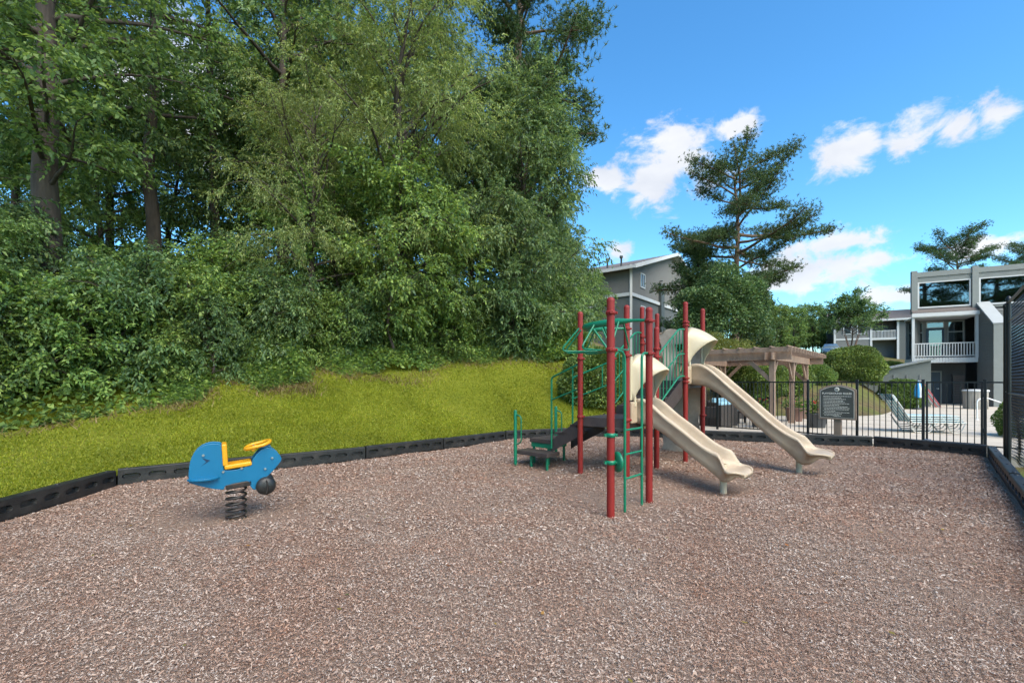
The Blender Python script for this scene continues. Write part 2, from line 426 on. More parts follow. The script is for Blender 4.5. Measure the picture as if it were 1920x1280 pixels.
def make_mulch():
    xs = np.arange(-6.2, 10.2, .12); ys = np.arange(-3, 13.2, .12)
    X, Y = np.meshgrid(xs, ys); Z = mulch_z(X, Y)
    ins = in_poly(X, Y, BED); nx, ny = len(xs), len(ys)
    i = (np.arange(ny - 1)[:, None] * nx + np.arange(nx - 1)[None])
    Fc = np.stack([i, i + 1, i + nx + 1, i + nx], -1).reshape(-1, 4)
    keep = ins.ravel()[Fc].any(1)
    m = ground_mat('wood_mulch', [(.18, .104, .072), (.36, .25, .187), (.48, .38, .305)], 110, 1.0, 130, big=((.25, .125, .08), .8, .5))
    o = obj_of('mulch_bed', np_mesh('mulch_bed', np.stack([X, Y, Z - .012], -1).reshape(-1, 3), Fc[keep], m, True))
    tag(o, kind='structure')
    # loose chips
    rng = np.random.default_rng(5)
    V, n_all = [], 0
    for y0, y1, dens, sc in [(1.6, 3.2, 13500, .41), (3.2, 4.6, 8800, .50), (4.6, 7.0, 4700, .65), (7.0, 13.0, 2100, .88)]:
        w = 1.25 * y1 + .6; n = int(2 * w * (y1 - y0) * dens)
        x = rng.uniform(-w, w, n); y = rng.uniform(y0, y1, n)
        k = in_poly(x, y, BED) & (np.abs(x) < 1.25 * y + .6) & (dist_poly(x, y, LEFT_CURB + BACK_CURB[1:] + RIGHT_CURB[1:]) > .05)
        x, y = x[k], y[k]; n = len(x)
        # worn patches carry fewer loose chips
        patch = np.sin(1.3 * x + .5 * np.sin(y * 1.9)) * np.sin(1.1 * y + 1.7 * np.sin(.8 * x)) + .35 * np.sin(3.7 * x + 2.9 * y)
        k = rng.random(n) > sstep(.45, .95, patch) * .4
        for hx, hy, r, d in HOLLOWS: k &= rng.random(n) > .85 * np.exp(-((x - hx) ** 2 + (y - hy) ** 2) / (r * r) * 2.2)
        x, y = x[k], y[k]; n = len(x)
        L = np.clip(rng.lognormal(math.log(.030), .45, n), .01, .085) * sc; W = np.clip(L * rng.uniform(.16, .5, n), .006 * sc, .022 * sc)
        yaw = rng.uniform(0, 2 * np.pi, n); p = rng.normal(0, .30, n); q = rng.normal(0, .30, n)
        a = np.stack([np.cos(yaw) * np.cos(p), np.sin(yaw) * np.cos(p), np.sin(p)], 1)
        b = np.stack([-np.sin(yaw) * np.cos(q), np.cos(yaw) * np.cos(q), np.sin(q)], 1)
        c = np.stack([x, y, mulch_z(x, y) + rng.uniform(0.0, .016, n) * sc], 1)
        bow = np.zeros((n, 3)); bow[:, 2] = rng.uniform(-.1, .16, n) * L
        A = a * L[:, None] / 2; B = b * W[:, None] / 2
        tp = rng.uniform(.35, 1, n)[:, None]
        V.append(np.stack([c - A - B * tp, c + bow + A * rng.uniform(-.6, .6, n)[:, None] - B, c + A + B * (tp - .5), c - A * .6 + B], 1)); n_all += n
    V = np.concatenate(V).reshape(-1, 3); Fc = np.arange(n_all * 4).reshape(-1, 4)
    m = bpy.data.materials.new('mulch_chip'); m.use_nodes = True; nt = m.node_tree; N = nt.nodes.new; L_ = nt.links.new
    b = nt.nodes['Principled BSDF']; b.inputs['Roughness'].default_value = .85; b.inputs['Specular IOR Level'].default_value = .25
    g = N('ShaderNodeNewGeometry'); r = N('ShaderNodeValToRGB'); L_(g.outputs['Random Per Island'], r.inputs[0])
    cols = [(0, (.15, .086, .060)), (.14, (.26, .155, .110)), (.36, (.36, .242, .180)), (.60, (.44, .325, .252)), (.84, (.50, .40, .33)), (.96, (.54, .46, .395)), (1, (.59, .53, .475))]
    el = r.color_ramp.elements
    while len(el) < len(cols): el.new(.5)
    for e, (ps, c) in zip(el, cols): e.position = ps; e.color = (*c, 1)
    tc = N('ShaderNodeTexCoord'); n2 = N('ShaderNodeTexNoise'); n2.inputs['Scale'].default_value = .95; n2.inputs['Detail'].default_value = 7; n2.inputs['Roughness'].default_value = .7
    L_(tc.outputs['Object'], n2.inputs['Vector'])
    mr = N('ShaderNodeMapRange'); L_(n2.outputs[0], mr.inputs[0]); mr.inputs[1].default_value = .44; mr.inputs[2].default_value = .66; mr.inputs[4].default_value = .75
    mx = N('ShaderNodeMix'); mx.data_type = 'RGBA'; mx.blend_type = 'MULTIPLY'; L_(mr.outputs[0], mx.inputs[0]); L_(r.outputs[0], mx.inputs[6]); mx.inputs[7].default_value = (.86, .62, .50, 1)
    L_(mx.outputs[2], b.inputs['Base Color'])
    o = obj_of('mulch_chips', np_mesh('mulch_chips', V, Fc, m))
    tag(o, 'loose brown and grey wood mulch chips covering the play bed', 'mulch', kind='stuff')
    # stray leaves blown onto the bed
    n = 150; y = rng.uniform(2.0, 12, n); x = rng.uniform(-1, 1, n) * (1.15 * y + .3); k = in_poly(x, y, BED); x, y = x[k], y[k]; n = len(x)
    c = np.stack([x, y, mulch_z(x, y) + .016], 1); a = rng.normal(0, 1, (n, 3)); a[:, 2] *= .15; a /= np.linalg.norm(a, axis=1)[:, None]; b2 = np.stack([-a[:, 1], a[:, 0], rng.normal(0, .25, n)], 1)
    L = rng.uniform(.022, .05, n)[:, None]; V = np.stack([c, c + a * L * .5 + b2 * L * .3, c + a * L, c + a * L * .5 - b2 * L * .3], 1).reshape(-1, 3)
    lm = leaf_mat('fallen_leaf', [(.06, .10, .02), (.30, .22, .04), (.28, .10, .03), (.10, .055, .03)], .2, .7, .1)
    tag(obj_of('leaf_litter', np_mesh('leaf_litter', V, np.arange(4 * n).reshape(-1, 4), lm)), 'few stray fallen leaves scattered on the mulch', 'fallen leaves', kind='stuff')
make_mulch()

# lawn sheet laid out from the border outward
def make_lawn():
    P = np.array(LEFT_CURB); seg = np.hypot(*(P[1:] - P[:-1]).T); cum = np.concatenate([[0], np.cumsum(seg)])
    us = np.linspace(0, cum[-1], 110)
    px = np.interp(us, cum, P[:, 0]); py = np.interp(us, cum, P[:, 1])
    tx = np.gradient(px); ty = np.gradient(py); ker = np.ones(9) / 9
    ang = np.unwrap(np.arctan2(ty, tx)); ang = np.convolve(np.pad(ang, 4, mode='edge'), ker, 'valid')
    nx_, ny_ = -np.sin(ang), np.cos(ang)
    ss = np.concatenate([np.linspace(0.03, 1, 6), np.linspace(1.3, 9, 26)])
    X = px[:, None] + nx_[:, None] * ss; Y = py[:, None] + ny_[:, None] * ss
    # carry the lawn on behind the play structure
    Z = land(X, Y) + .006; Z[:, 0:2] = np.maximum(Z[:, 0:2], .12)
    n, k = X.shape; i = np.arange(n - 1)[:, None] * k + np.arange(k - 1)[None]
    Fc = np.stack([i, i + k, i + k + 1, i + 1], -1).reshape(-1, 4)
    m = ground_mat('lawn_turf', [(.09, .115, .008), (.16, .185, .012), (.22, .23, .02)], 9, .8, 120, big=((.23, .20, .04), .55, .4))
    tag(obj_of('lawn', np_mesh('lawn', np.stack([X, Y, Z], -1).reshape(-1, 3), Fc, m, True)), kind='structure')
    # blades
    rng = np.random.default_rng(11); n = 300000
    u = rng.uniform(0, cum[-1], n); s = 7.2 * rng.random(n) ** 1.15 + .04
    bx = np.interp(u, us, px) + np.interp(u, us, nx_) * s; by = np.interp(u, us, py) + np.interp(u, us, ny_) * s
    keep = (by > 2.5) & (bx > -1.25 * by - 1.5); bx, by, s = bx[keep], by[keep], s[keep]; n = len(bx)
    bz = land(bx, by); d = np.hypot(bx, by)
    tall = .022 + .02 * rng.random(n) + .02 * (np.sin(bx * 2.1 + 1.3 * np.sin(by)) > .3) * rng.random(n) + .08 * sstep(5.0, 6.8, s) * rng.random(n)
    wd = .0035 + .0009 * d; yaw = rng.uniform(0, 2 * np.pi, n); ln = rng.normal(0, .5, (n, 2)) * tall[:, None]
    e = np.stack([np.cos(yaw) * wd, np.sin(yaw) * wd, np.zeros(n)], 1); c = np.stack([bx, by, bz], 1)
    tip = c + np.stack([ln[:, 0], ln[:, 1], tall], 1)
    V = np.stack([c - e, c + e, tip], 1).reshape(-1, 3); Fc = np.arange(3 * n).reshape(-1, 3)
    gm = leaf_mat('grass_blade', [(.11, .145, .008), (.175, .21, .010), (.235, .255, .013), (.30, .30, .03)], .3, .6, .28)
    tag(obj_of('grass', np_mesh('grass', V, Fc, gm)), 'short yellow green mown grass on the sloping lawn', 'grass', kind='stuff')
    # dry tufts and litter where the mower stops
    n = 9000; u = rng.uniform(0, cum[-1], n); s = 5.1 + .5 * np.sin(u * 1.9) + .3 * np.sin(u * 4.3 + 1) + rng.normal(0, .35, n)
    bx = np.interp(u, us, px) + np.interp(u, us, nx_) * s; by = np.interp(u, us, py) + np.interp(u, us, ny_) * s
    bz = land(bx, by); tall = .05 + .16 * rng.random(n) ** 2; wd = .008 + .010 * rng.random(n); yaw = rng.uniform(0, 2 * np.pi, n); ln = rng.normal(0, 1.0, (n, 2)) * tall[:, None]
    e = np.stack([np.cos(yaw) * wd, np.sin(yaw) * wd, np.zeros(n)], 1); c = np.stack([bx, by, bz], 1); tip = c + np.stack([ln[:, 0], ln[:, 1], tall], 1)
    V = np.stack([c - e, c + e, tip], 1).reshape(-1, 3)
    dm = leaf_mat('dry_grass_blade', [(.10, .065, .03), (.20, .14, .06), (.30, .23, .10), (.17, .18, .04)], .2, .8, .2)
    tag(obj_of('dry_grass', np_mesh('dry_grass', V, np.arange(3 * n).reshape(-1, 3), dm)), 'dry brown grass and litter along the wood edge', 'dry grass', kind='stuff')
make_lawn()

# pool deck
FD = Vector((.656, -.755, 0)); FN = Vector((.755, .656, 0))      # fence run and its far side
def fence_pt(px, z=0.0):
    t = (px - 960) / F; Y = 14.0 / (t * .755 + .656); return Vector((t * Y, Y, z))
def make_pool_deck():
    m = mat('pool_deck_concrete', (.50, .44, .36), .85, .10, 1.2, bump=.1, bscale=50, dirt=((.36, .30, .24), .5, .8))
    a = fence_pt(1130); b = fence_pt(1905)
    back = [(46, 26), (29.5, 33.5), (24.5, 30.5), (16.5, 20.5), (9.4, 22.2), (5.2, 19.5)]
    root = None
    mb = MB(); near = [(a.x - FN.x * .5, a.y - FN.y * .5), (8.6, 10.75), (9.65, 9.25), (10.3, 8.6), (22, 6)]
    poly = near + back
    mb.add([(x, y, .025) for x, y in poly], [tuple(range(len(poly)))])
    mb.add([(x, y, .025) for x, y in poly] + [(x, y, -.2) for x, y in poly],
           [(i, (i + 1) % len(poly), len(poly) + (i + 1) % len(poly), len(poly) + i) for i in range(len(poly))])
    o = mb.build('pool_deck', m); tag(o, kind='structure')
    # saw-cut joints as thin dark strips
    jm = mat('deck_joint', (.20, .17, .14), .9)
    for k in range(7):
        p = fence_pt(1150) + FN * (1.2 + 2.2 * k); q = fence_pt(1880) + FN * (1.2 + 2.2 * k)
        mb = MB(); mb.beam((p.x, p.y, .0265), (q.x, q.y, .0265), .018, .004); mb.build('joint', jm, o)
make_pool_deck()

# ------------------------------------------------------------------ play bed border
def timber_mesh():
    """six-slot recycled plastic border timber, 1.83 m along +x, slots on the -y face"""
    L, H, T = 1.83, .215, .11; mb = MB(); n = 6; c = L / n
    z0, z1 = -.10, H
    rb = (0.052, .165)
    for i in range(n):
        x0, x1 = i * c, (i + 1) * c; xm = (x0 + x1) / 2; zm = (rb[0] + rb[1]) / 2 + .005
        rx, rz = c * .36, (rb[1] - rb[0]) * .36
        ring = []
        for k in range(12):
            a = 2 * math.pi * (k + .5) / 12; cx, sx = math.cos(a), math.sin(a)
            ex = math.copysign(abs(cx) ** .55, cx); ez = math.copysign(abs(sx) ** .8, sx); ring.append((xm + rx * ex, zm + rz * ez))
        outer = []
        for (x, z) in ring:
            dx, dz = x - xm, z - zm; s = min((c / 2) / max(abs(dx), 1e-6), ((z1 - zm) if dz > 0 else (zm - z0)) / max(abs(dz), 1e-6)); outer.append((xm + dx * s, zm + dz * s))
        vs = [(x, 0, z) for x, z in outer] + [(x, 0, z) for x, z in ring] + [(xm + (x - xm) * .86, .045, zm + (z - zm) * .8) for x, z in ring]
        fs = [(k, (k + 1) % 12, 12 + (k + 1) % 12, 12 + k) for k in range(12)] + [(12 + k, 12 + (k + 1) % 12, 24 + (k + 1) % 12, 24 + k) for k in range(12)] + [tuple(range(24, 36))]
        vs += [(x0, 0, z0), (x1, 0, z0), (x1, 0, z1), (x0, 0, z1)]
        # corner fills
        def nearest(cx, cz): return sorted(range(12), key=lambda k: (outer[k][0] - cx) ** 2 + (outer[k][1] - cz) ** 2)[:2]
        for ci, (cx, cz) in enumerate([(x0, z0), (x1, z0), (x1, z1), (x0, z1)]):
            a, b = nearest(cx, cz); fs.append((36 + ci, a, b))
        mb.add(vs, fs)
    mb.add([(0, 0, z1), (L, 0, z1), (L, .012, z1 + .012), (0, .012, z1 + .012)], [(0, 1, 2, 3)])
    mb.add([(0, .012, z1 + .012), (L, .012, z1 + .012), (L, T, z1 + .012), (0, T, z1 + .012)], [(0, 1, 2, 3)])
    mb.add([(0, T, z1 + .012), (L, T, z1 + .012), (L, T, z0), (0, T, z0)], [(0, 1, 2, 3)])
    for x in (0, L): mb.add([(x, 0, z0), (x, T, z0), (x, T, z1 + .012), (x, 0, z1)], [(0, 1, 2, 3) if x == 0 else (3, 2, 1, 0)])
    for x in (.10, L / 2, L - .10):     # stake heads
        mb.lathe((x, T * .55, z1 + .012), [(.022, -.002), (.022, .006), (.012, .009), (0, .009)], 10)
    return mb
def make_border():
    src = None
    labs = {}
    def place(a, b, label, group, lift=0.0):
        nonlocal src
        a, b = Vector((*a, 0)), Vector((*b, 0)); d = b - a; L = d.length
        if src is None: o = src = timber_mesh().build('border_timber', BLACKP)
        else: o = src.copy(); C.objects.link(o)
        gap = .012
        o.location = (a.x + d.x / L * gap, a.y + d.y / L * gap, lift); o.rotation_euler = (0, 0, math.atan2(d.y, d.x)); o.scale = ((L - 2 * gap) / 1.83, 1, 1)
        tag(o, label, 'border timber', group)
    words = ['black slotted border timber at the bottom left corner nearest the camera', 'black slotted border timber along the left side of the mulch',
             'black slotted border timber at the left frame edge before the bend', 'black slotted border timber directly left of and behind the blue rider',
             'black slotted border timber behind the nose of the blue rider', 'black slotted border timber between the blue rider and the play steps, left one',
             'black slotted border timber left of the low green post play steps', 'black slotted border timber behind the low play steps',
             'black slotted border timber behind the red posts below the round shrub']
    for i in range(2, len(LEFT_CURB) - 1): place(LEFT_CURB[i], LEFT_CURB[i + 1], words[i], 'timbers along the lawn', .01 * (i % 2))
    w2 = ['black border timber behind the tan climbing wall', 'black border timber behind the lower slide at the fence foot', 'black border timber in front of the rules sign post', 'black border timber under the pool fence gate']
    for i in range(len(BACK_CURB) - 1): place(BACK_CURB[i], BACK_CURB[i + 1], w2[i], 'timbers along the pool fence', .008 * (i % 2))
    w3 = ['black border timber in the far right corner at the chain link fence', 'black border timber second from the right corner along the chain link fence', 'black border timber at the right frame edge', 'black border timber just past the right frame edge', 'black border timber nearest the camera beyond the right frame edge']
    for i in range(5): place(RIGHT_CURB[i], RIGHT_CURB[i + 1], w3[i], 'timbers along the chain link fence', .008 * (i % 2))
make_border()
# ------------------------------------------------------------------ play structure
A2 = Vector((.741, -.671, 0)); B2 = Vector((.671, .741, 0)); UP = Vector((0, 0, 1))
def V3(x, y, z=0.0): return Vector((x, y, z))
POST = {1: (1.123, 5.18, 2.45), 2: (1.768, 5.87, 2.45), 3: (1.785, 7.08, 2.68), 4: (1.143, 7.62, 2.66), 5: (2.494, 7.85, 2.43),
        10: (1.853, 8.39, 2.45), 6: (2.63, 9.20, 3.0), 7: (3.285, 8.62, 3.0), 8: (3.95, 9.43, 3.0), 9: (3.22, 10.10, 3.0)}
def pp(k, z=0.0): return V3(POST[k][0], POST[k][1], z)

def curve_pts(P, n=10):
    """Catmull-Rom through points"""
    P = [Vector(p) for p in P]; out = []
    for i in range(len(P) - 1):
        p0, p1, p2, p3 = P[max(i - 1, 0)], P[i], P[i + 1], P[min(i + 2, len(P) - 1)]
        for k in range(n):
            t = k / n
            out.append(.5 * ((2 * p1) + (p2 - p0) * t + (2 * p0 - 5 * p1 + 4 * p2 - p3) * t * t + (3 * p1 - p0 - 3 * p2 + p3) * t ** 3))
    out.append(P[-1]); return out

def round_path(P, r, n=5, closed=False):
    """polyline with filleted corners"""
    P = [Vector(p) for p in P]; out = []; m = len(P)
    for i in range(m):
        if not closed and i in (0, m - 1): out.append(P[i]); continue
        a, b, c = P[i - 1], P[i], P[(i + 1) % m]
        d1 = (a - b); d2 = (c - b); k = min(r, d1.length * .45, d2.length * .45)
        s, e = b + d1.normalized() * k, b + d2.normalized() * k
        for j in range(n + 1):
            t = j / n; out.append(s * (1 - t) ** 2 + b * 2 * t * (1 - t) + e * t * t)
    return out

def sweep_section(mb, stations, smooth=True):
    """stations: list of closed rings (same count)"""
    n = len(stations[0]); vs = [v for st in stations for v in st]; fs = []
    for i in range(len(stations) - 1):
        for k in range(n):
            k2 = (k + 1) % n; fs.append((i * n + k, i * n + k2, (i + 1) * n + k2, (i + 1) * n + k))
    fs.append(tuple(range(n - 1, -1, -1))); fs.append(tuple((len(stations) - 1) * n + k for k in range(n)))
    mb.add(vs, fs, smooth)

def make_play():
    root = thing('play_structure', 'play structure with red posts, green rails and two tan slides on the mulch', 'playground', (2.3, 7.8, 0))
    # posts with domed caps, collars with bolts
    collars = {1: [2.28, 1.86, .89, .58], 2: [2.28, 1.86], 3: [2.32, 1.90, .90], 4: [1.88, .91], 5: [2.06, 1.92, .9], 10: [1.92, .9], 6: [2.40, 2.26, 1.5], 7: [2.62, 2.56, 1.56, 1.49], 8: [2.5, 1.5, .8], 9: [2.42, 2.3, .55]}
    for k, (x, y, h) in POST.items():
        mb = MB(); r = .0445
        mb.lathe((x, y, 0), [(r, -.25), (r, h - .035)], 20)
        p = mb.build('post', RED, root)
        mb = MB(); mb.lathe((x, y, 0), [(r + .001, h - .05), (r + .003, h - .03), (r * .93, h - .012), (r * .7, h), (r * .35, h + .007), (0, h + .008)], 20); mb.build('post_cap', RED, p)
        for z in collars[k]:
            mb = MB(); green = (k == 1 and z < 1)
            mb.lathe((x, y, z), [(r, -.024), (r + .009, -.022), (r + .012, 0), (r + .009, .022), (r, .024)], 20)
            for s in (-1, 1):
                d = (A2 * .6 + B2 * .8 * s).normalized() if not green else V3(s, -.2).normalized()
                c = V3(x, y, z) + d * (r + .018)
                mb.box(c, (.03, .034, .03), math.atan2(d.y, d.x)); mb.lathe(c + V3(0, 0, 0), [(.0, .028), (.008, .026), (.009, 0)], 8, V3(d.y, -d.x, 0))
            mb.build('collar', GREEN if green else RED, p)
    # decks
    def deck(ids, z, t=.05):
        P = [pp(i) for i in ids]; c = sum(P, Vector()) / 4
        Q = [p + (c - p).normalized() * .03 for p in P]; mb = MB(); n = 4
        mb.add([(q.x, q.y, z) for q in Q] + [(q.x, q.y, z - t) for q in Q], [(0, 1, 2, 3), (7, 6, 5, 4)] + [(i, 4 + i, 4 + (i + 1) % 4, (i + 1) % 4) for i in range(4)])
        d = mb.build('deck', DECKB, root)
        for i in range(4):      # folded lip around the edge
            a, b = Q[i], Q[(i + 1) % 4]; mb = MB(); mb.beam((a.x, a.y, z - .085), (b.x, b.y, z - .085), .012, .13); mb.build('deck_lip', DECKB, d)
    deck((4, 3, 5, 10), .91); deck((6, 7, 8, 9), 1.52)
    # steps between the decks
    a0, a1 = pp(5), pp(10); b0, b1 = pp(7), pp(6)
    for k in range(3):
        f0, f1 = k / 3 + .02, (k + 1) / 3; z = .91 + .61 * (k + 1) / 4
        q = [a0.lerp(b0, f0), a0.lerp(b0, f1), a1.lerp(b1, f1), a1.lerp(b1, f0)]; c = sum(q, Vector()) / 4
        q = [p + (c - p) * .12 for p in q]; mb = MB()
        mb.add([(p.x, p.y, z) for p in q] + [(p.x, p.y, z - .05) for p in q], [(0, 1, 2, 3), (7, 6, 5, 4)] + [(i, 4 + i, 4 + (i + 1) % 4, (i + 1) % 4) for i in range(4)])
        t = mb.build('step', DECKB, root)
        mb = MB(); mb.beam((q[0].x, q[0].y, z - .12), (q[3].x, q[3].y, z - .12), .012, .14); mb.build('riser', DECKB, t)
    for (a, b) in ((a0, b0), (a1, b1)):         # stringers
        d = (b - a).normalized(); off = (pp(10) - pp(5)).normalized() * (.03 if a is a0 else -.03)
        s = a + d * .06 + off; e = b - d * .06 + off; mb = MB()
        mb.add([(s.x, s.y, .94), (e.x, e.y, 1.54), (e.x, e.y, 1.22), (s.x, s.y, .66)], [(0, 1, 2, 3)])
        n = V3(-d.y, d.x) * .012
        mb.add([Vector(v) + n for v in mb.v[:4]], [(3, 2, 1, 0)]); mb.add([mb.v[0], mb.v[1], mb.v[5], mb.v[4], mb.v[2], mb.v[3], mb.v[7], mb.v[6]], [(0, 3, 2, 1), (4, 7, 6, 5)])
        mb.build('stringer', DECKB, root)
    # baluster railings beside the upper steps
    def stair_rail(a, b, za, zb, n=8, name='stair_railing', zlow=.1, mid=.42):
        d = (b - a); d2 = V3(d.x, d.y).normalized(); s, e = a + d2 * .05, b - d2 * .05
        def line(z): return [V3(s.x, s.y, za + z), s.lerp(e, .78) + UP * (za + (zb - za) * .98 + z), V3(e.x, e.y, zb + z)]
        mb = MB(); mb.tube(round_path(line(.98), .12), .0165, 8); r = mb.build(name, GREEN, root)
        mb = MB(); mb.tube(round_path(line(zlow), .12), .0155, 8); mb.build('rail', GREEN, r)
        mb = MB(); mb.tube(round_path(line(zlow + mid), .12), .013, 8); mb.build('rail', GREEN, r)
        for i in range(n):
            f = (i + .5) / n; p = s.lerp(e, f); zz = za + (zb - za) * min(1, f / .78 * .98)
            mb = MB(); mb.cyl((p.x, p.y, zz + zlow), (p.x, p.y, zz + .975), .0095, 8); mb.build('baluster', GREEN, r)
    stair_rail(pp(5), pp(7), .98, 1.50); stair_rail(pp(10), pp(6), .98, 1.50)
    # climbing wall on the far side of the high deck
    p9, p8 = pp(9), pp(8); d = (p8 - p9).normalized(); L = (p8 - p9).length; nrm = V3(d.y, -d.x) * -1
    mb = MB(); rows = 30; W = []
    rnd = random.Random(4)
    for i in range(rows + 1):
        z = -.05 + 2.72 * i / rows; e0 = .07 + .035 * math.sin(z * 7) + .02 * math.sin(z * 17); e1 = L - .07 + .04 * math.sin(z * 6 + 1) + .02 * math.sin(z * 15)
        if i == rows: z -= .03
        row = []
        for j in range(13):
            f = j / 12; bul = .05 * math.sin(f * 5 + z * 3) * math.sin(z * 4.2 - f * 3) + rnd.uniform(-.012, .012)
            zz = z - (.09 * (abs(f - .5) * 2) ** 3 if i == rows else 0) + (.03 * math.sin(f * 9) if i == rows else 0)
            row.append(p9 + d * (e0 + (e1 - e0) * f) + nrm * (.06 + bul) + UP * zz)
        W.append(row)
    vs = [v for r in W for v in r] + [v + nrm * .03 for r in W for v in r]; nn = 13; fs = []; o2 = (rows + 1) * nn
    for i in range(rows):
        for j in range(nn - 1):
            q = (i * nn + j, i * nn + j + 1, (i + 1) * nn + j + 1, (i + 1) * nn + j)
            if 1.55 < vs[q[0]].z < 2.3 and 3 < j < 8: continue      # crawl opening
            fs.append(q); fs.append(tuple(o2 + k for k in reversed(q)))
    mb.add(vs, fs, True); mb.build('climbing_wall', WALLTAN, root)

    # slides
    def slide(c0, zdeck, length, zexit, belly):
        """c0 = entry centre, runs along A2; wavy side walls, thick rolled rims, flared exit lip"""
        n = 46; st = []; drop = zdeck - zexit
        for i in range(n + 1):
            t = i / n; s = t * length
            k = max(0, min(1, (t - .10) / .72)); e = k * k * (3 - 2 * k) * .55 + k * .45
            z = zdeck + .015 - drop * e + .018 * math.sin(k * math.pi * 3) * (1 - k)
            if t > .95: z -= .03 * ((t - .95) / .05) ** 2
            wall = .26 - .055 * sst(.05, .35, t) + .022 * math.sin(t * 15 + .5) * (1 - t)
            wall *= 1 - .92 * sst(.80, .885, t)
            under = .09 + .03 * math.sin(t * 9) * (1 - t) + belly * math.exp(-((t - .84) / .085) ** 2)
            if t > .88: under = under + (.055 - under) * sst(.88, .95, t)
            wf = .235 + .10 * sst(.74, .93, t)         # half width of the bed
            if t > .88: wf *= math.sqrt(1 - .62 * ((t - .88) / .12) ** 2)
            rim = .042 * (1 - .55 * sst(.84, .95, t))
            prof = []
            def half(sg):
                return [(sg * (wf * .86), -under), (sg * (wf + .005), -under * .72), (sg * (wf + .025), .02), (sg * (wf + .03), wall - rim * 1.2),
                        (sg * (wf + .03 + rim * .55), wall - rim * .7), (sg * (wf + .03 + rim * .6), wall + rim * .1), (sg * (wf + .02 + rim * .2), wall + rim * .62), (sg * (wf - .002), wall + rim * .66),
                        (sg * (wf - .02), wall + rim * .1), (sg * (wf - .028), wall - rim), (sg * (wf - .045), min(wall * .45, .08)), (sg * (wf - .085), .018), (sg * (wf * .4), 0.0)]
            Lh = half(-1); Rh = half(1)
            prof = Lh + [(0, -.002)] + Rh[::-1]
            c = c0 + A2 * s
            st.append([c + B2 * x + UP * (z + y) for x, y in prof])
        mb = MB(); sweep_section(mb, st)
        return mb.build('slide', TAN, root)
    def hood(c0, zb, half_w, post_a):
        """bonnet over a slide entry: arch between the posts, crest sloping down forward"""
        nth = 22; back, front, back_i, front_i = [], [], [], []
        H = .74
        for i in range(nth + 1):
            th = math.pi * i / nth; cx, sx = -math.cos(th), math.sin(th)
            ex = math.copysign(abs(cx) ** .38, cx)
            bx, bz = half_w * ex, H * (.80 * min(1, sx * 2.2) ** .9 + .20 * sx ** 4)
            fx, fz = half_w * .84 * math.copysign(abs(cx) ** .8, cx), H * .66 * sx ** .95
            fw = .07 + .37 * sx ** 1.7
            back.append(c0 + B2 * bx + UP * (zb + bz) + A2 * .03); front.append(c0 + B2 * fx + UP * (zb + fz) + A2 * fw)
            back_i.append(c0 + B2 * bx * .93 + UP * (zb + bz * .95) + A2 * .03); front_i.append(c0 + B2 * fx * .93 + UP * (zb + fz * .955) + A2 * fw)
        rows = []
        for k in range(7):
            t = k / 6; bulge = .018 * math.sin(t * math.pi)
            rows.append([b.lerp(f, t) + UP * bulge * math.sin(math.pi * i / nth) for i, (b, f) in enumerate(zip(back, front))])
        ins = []
        for k in range(7):
            t = 1 - k / 6; bulge = .018 * math.sin(t * math.pi)
            ins.append([b.lerp(f, t) + UP * bulge * math.sin(math.pi * i / nth) for i, (b, f) in enumerate(zip(back_i, front_i))])
        allr = rows + ins; n = nth + 1; vs = [v for r in allr for v in r]; fs = []
        for i in range(len(allr)):
            j = (i + 1) % len(allr)
            for k in range(nth): fs.append((i * n + k, i * n + k + 1, j * n + k + 1, j * n + k))
        for k in (0, nth): fs.append(tuple(i * n + k for i in range(len(allr))))
        mb = MB(); mb.add(vs, fs, True)
        h = mb.build('slide_hood', CREAM, root)
        for sg in (-1, 1):              # bolting flange up each post
            mb = MB(); c = c0 + B2 * (sg * (half_w - .03)) + A2 * .02
            mb.box(c + UP * (zb + .34), (.05, .075, .70), math.atan2(A2.y, A2.x)); mb.build('flange', CREAM, h, bevel=.012)
            mb = MB(); c = c0 + B2 * (sg * (half_w - .08)) + A2 * .07
            mb.cyl(c + UP * (zb - .10), c + UP * (zb + .05), .022, 10); mb.build('peg', CREAM, h)
    def sst(a, b, x):
        t = max(0, min(1, (x - a) / (b - a))); return t * t * (3 - 2 * t)
    for c0, zd, ln, zx, hw, leg, k in ((pp(3).lerp(pp(5), .5), .91, 1.62, .225, .44, 1.28, 3), (pp(7).lerp(pp(8), .5), 1.52, 2.28, .29, .46, 1.80, 7)):
        c0 = c0 + A2 * -.02
        s = slide(c0, zd, ln, zx, .055 if zd < 1 else .10)
        c = c0 + A2 * leg; mb = MB(); mb.lathe((c.x, c.y, 0), [(.05, -.2), (.047, .30)], 16); mb.build('support_leg', CREAM, s)
        # entry cheeks reaching back to the posts
        for sg in (-1, 1):
            mb = MB(); c = c0 + B2 * (sg * .37) + A2 * .05; w = .20
            mb.box(c + UP * (zd + .10), (.05, w, .34), math.atan2(A2.y, A2.x)); mb.build('entry_cheek', TAN, s, bevel=.02)
        hood(c0, zd + .30, hw, k)
    # transfer platform, low step and entry stair
    def slab(corner, la, lb, z, t, name, parent=root, m=DECKB, bev=.008):
        c = corner + A2 * (la / 2) + B2 * (lb / 2); mb = MB()
        mb.box((c.x, c.y, z - t / 2), (la, lb, t), math.atan2(A2.y, A2.x)); return mb.build(name, m, parent, bevel=bev)
    low = V3(.06, 8.36); plat = V3(.33, 8.53)
    slab(low, .74, .36, .245, .07, 'low_step')
    tp = slab(plat, .50, .62, .445, .075, 'transfer_platform')
    slab(plat + A2 * .02 + B2 * .02, .46, .5, .372, .09, 'riser', m=GREEN)
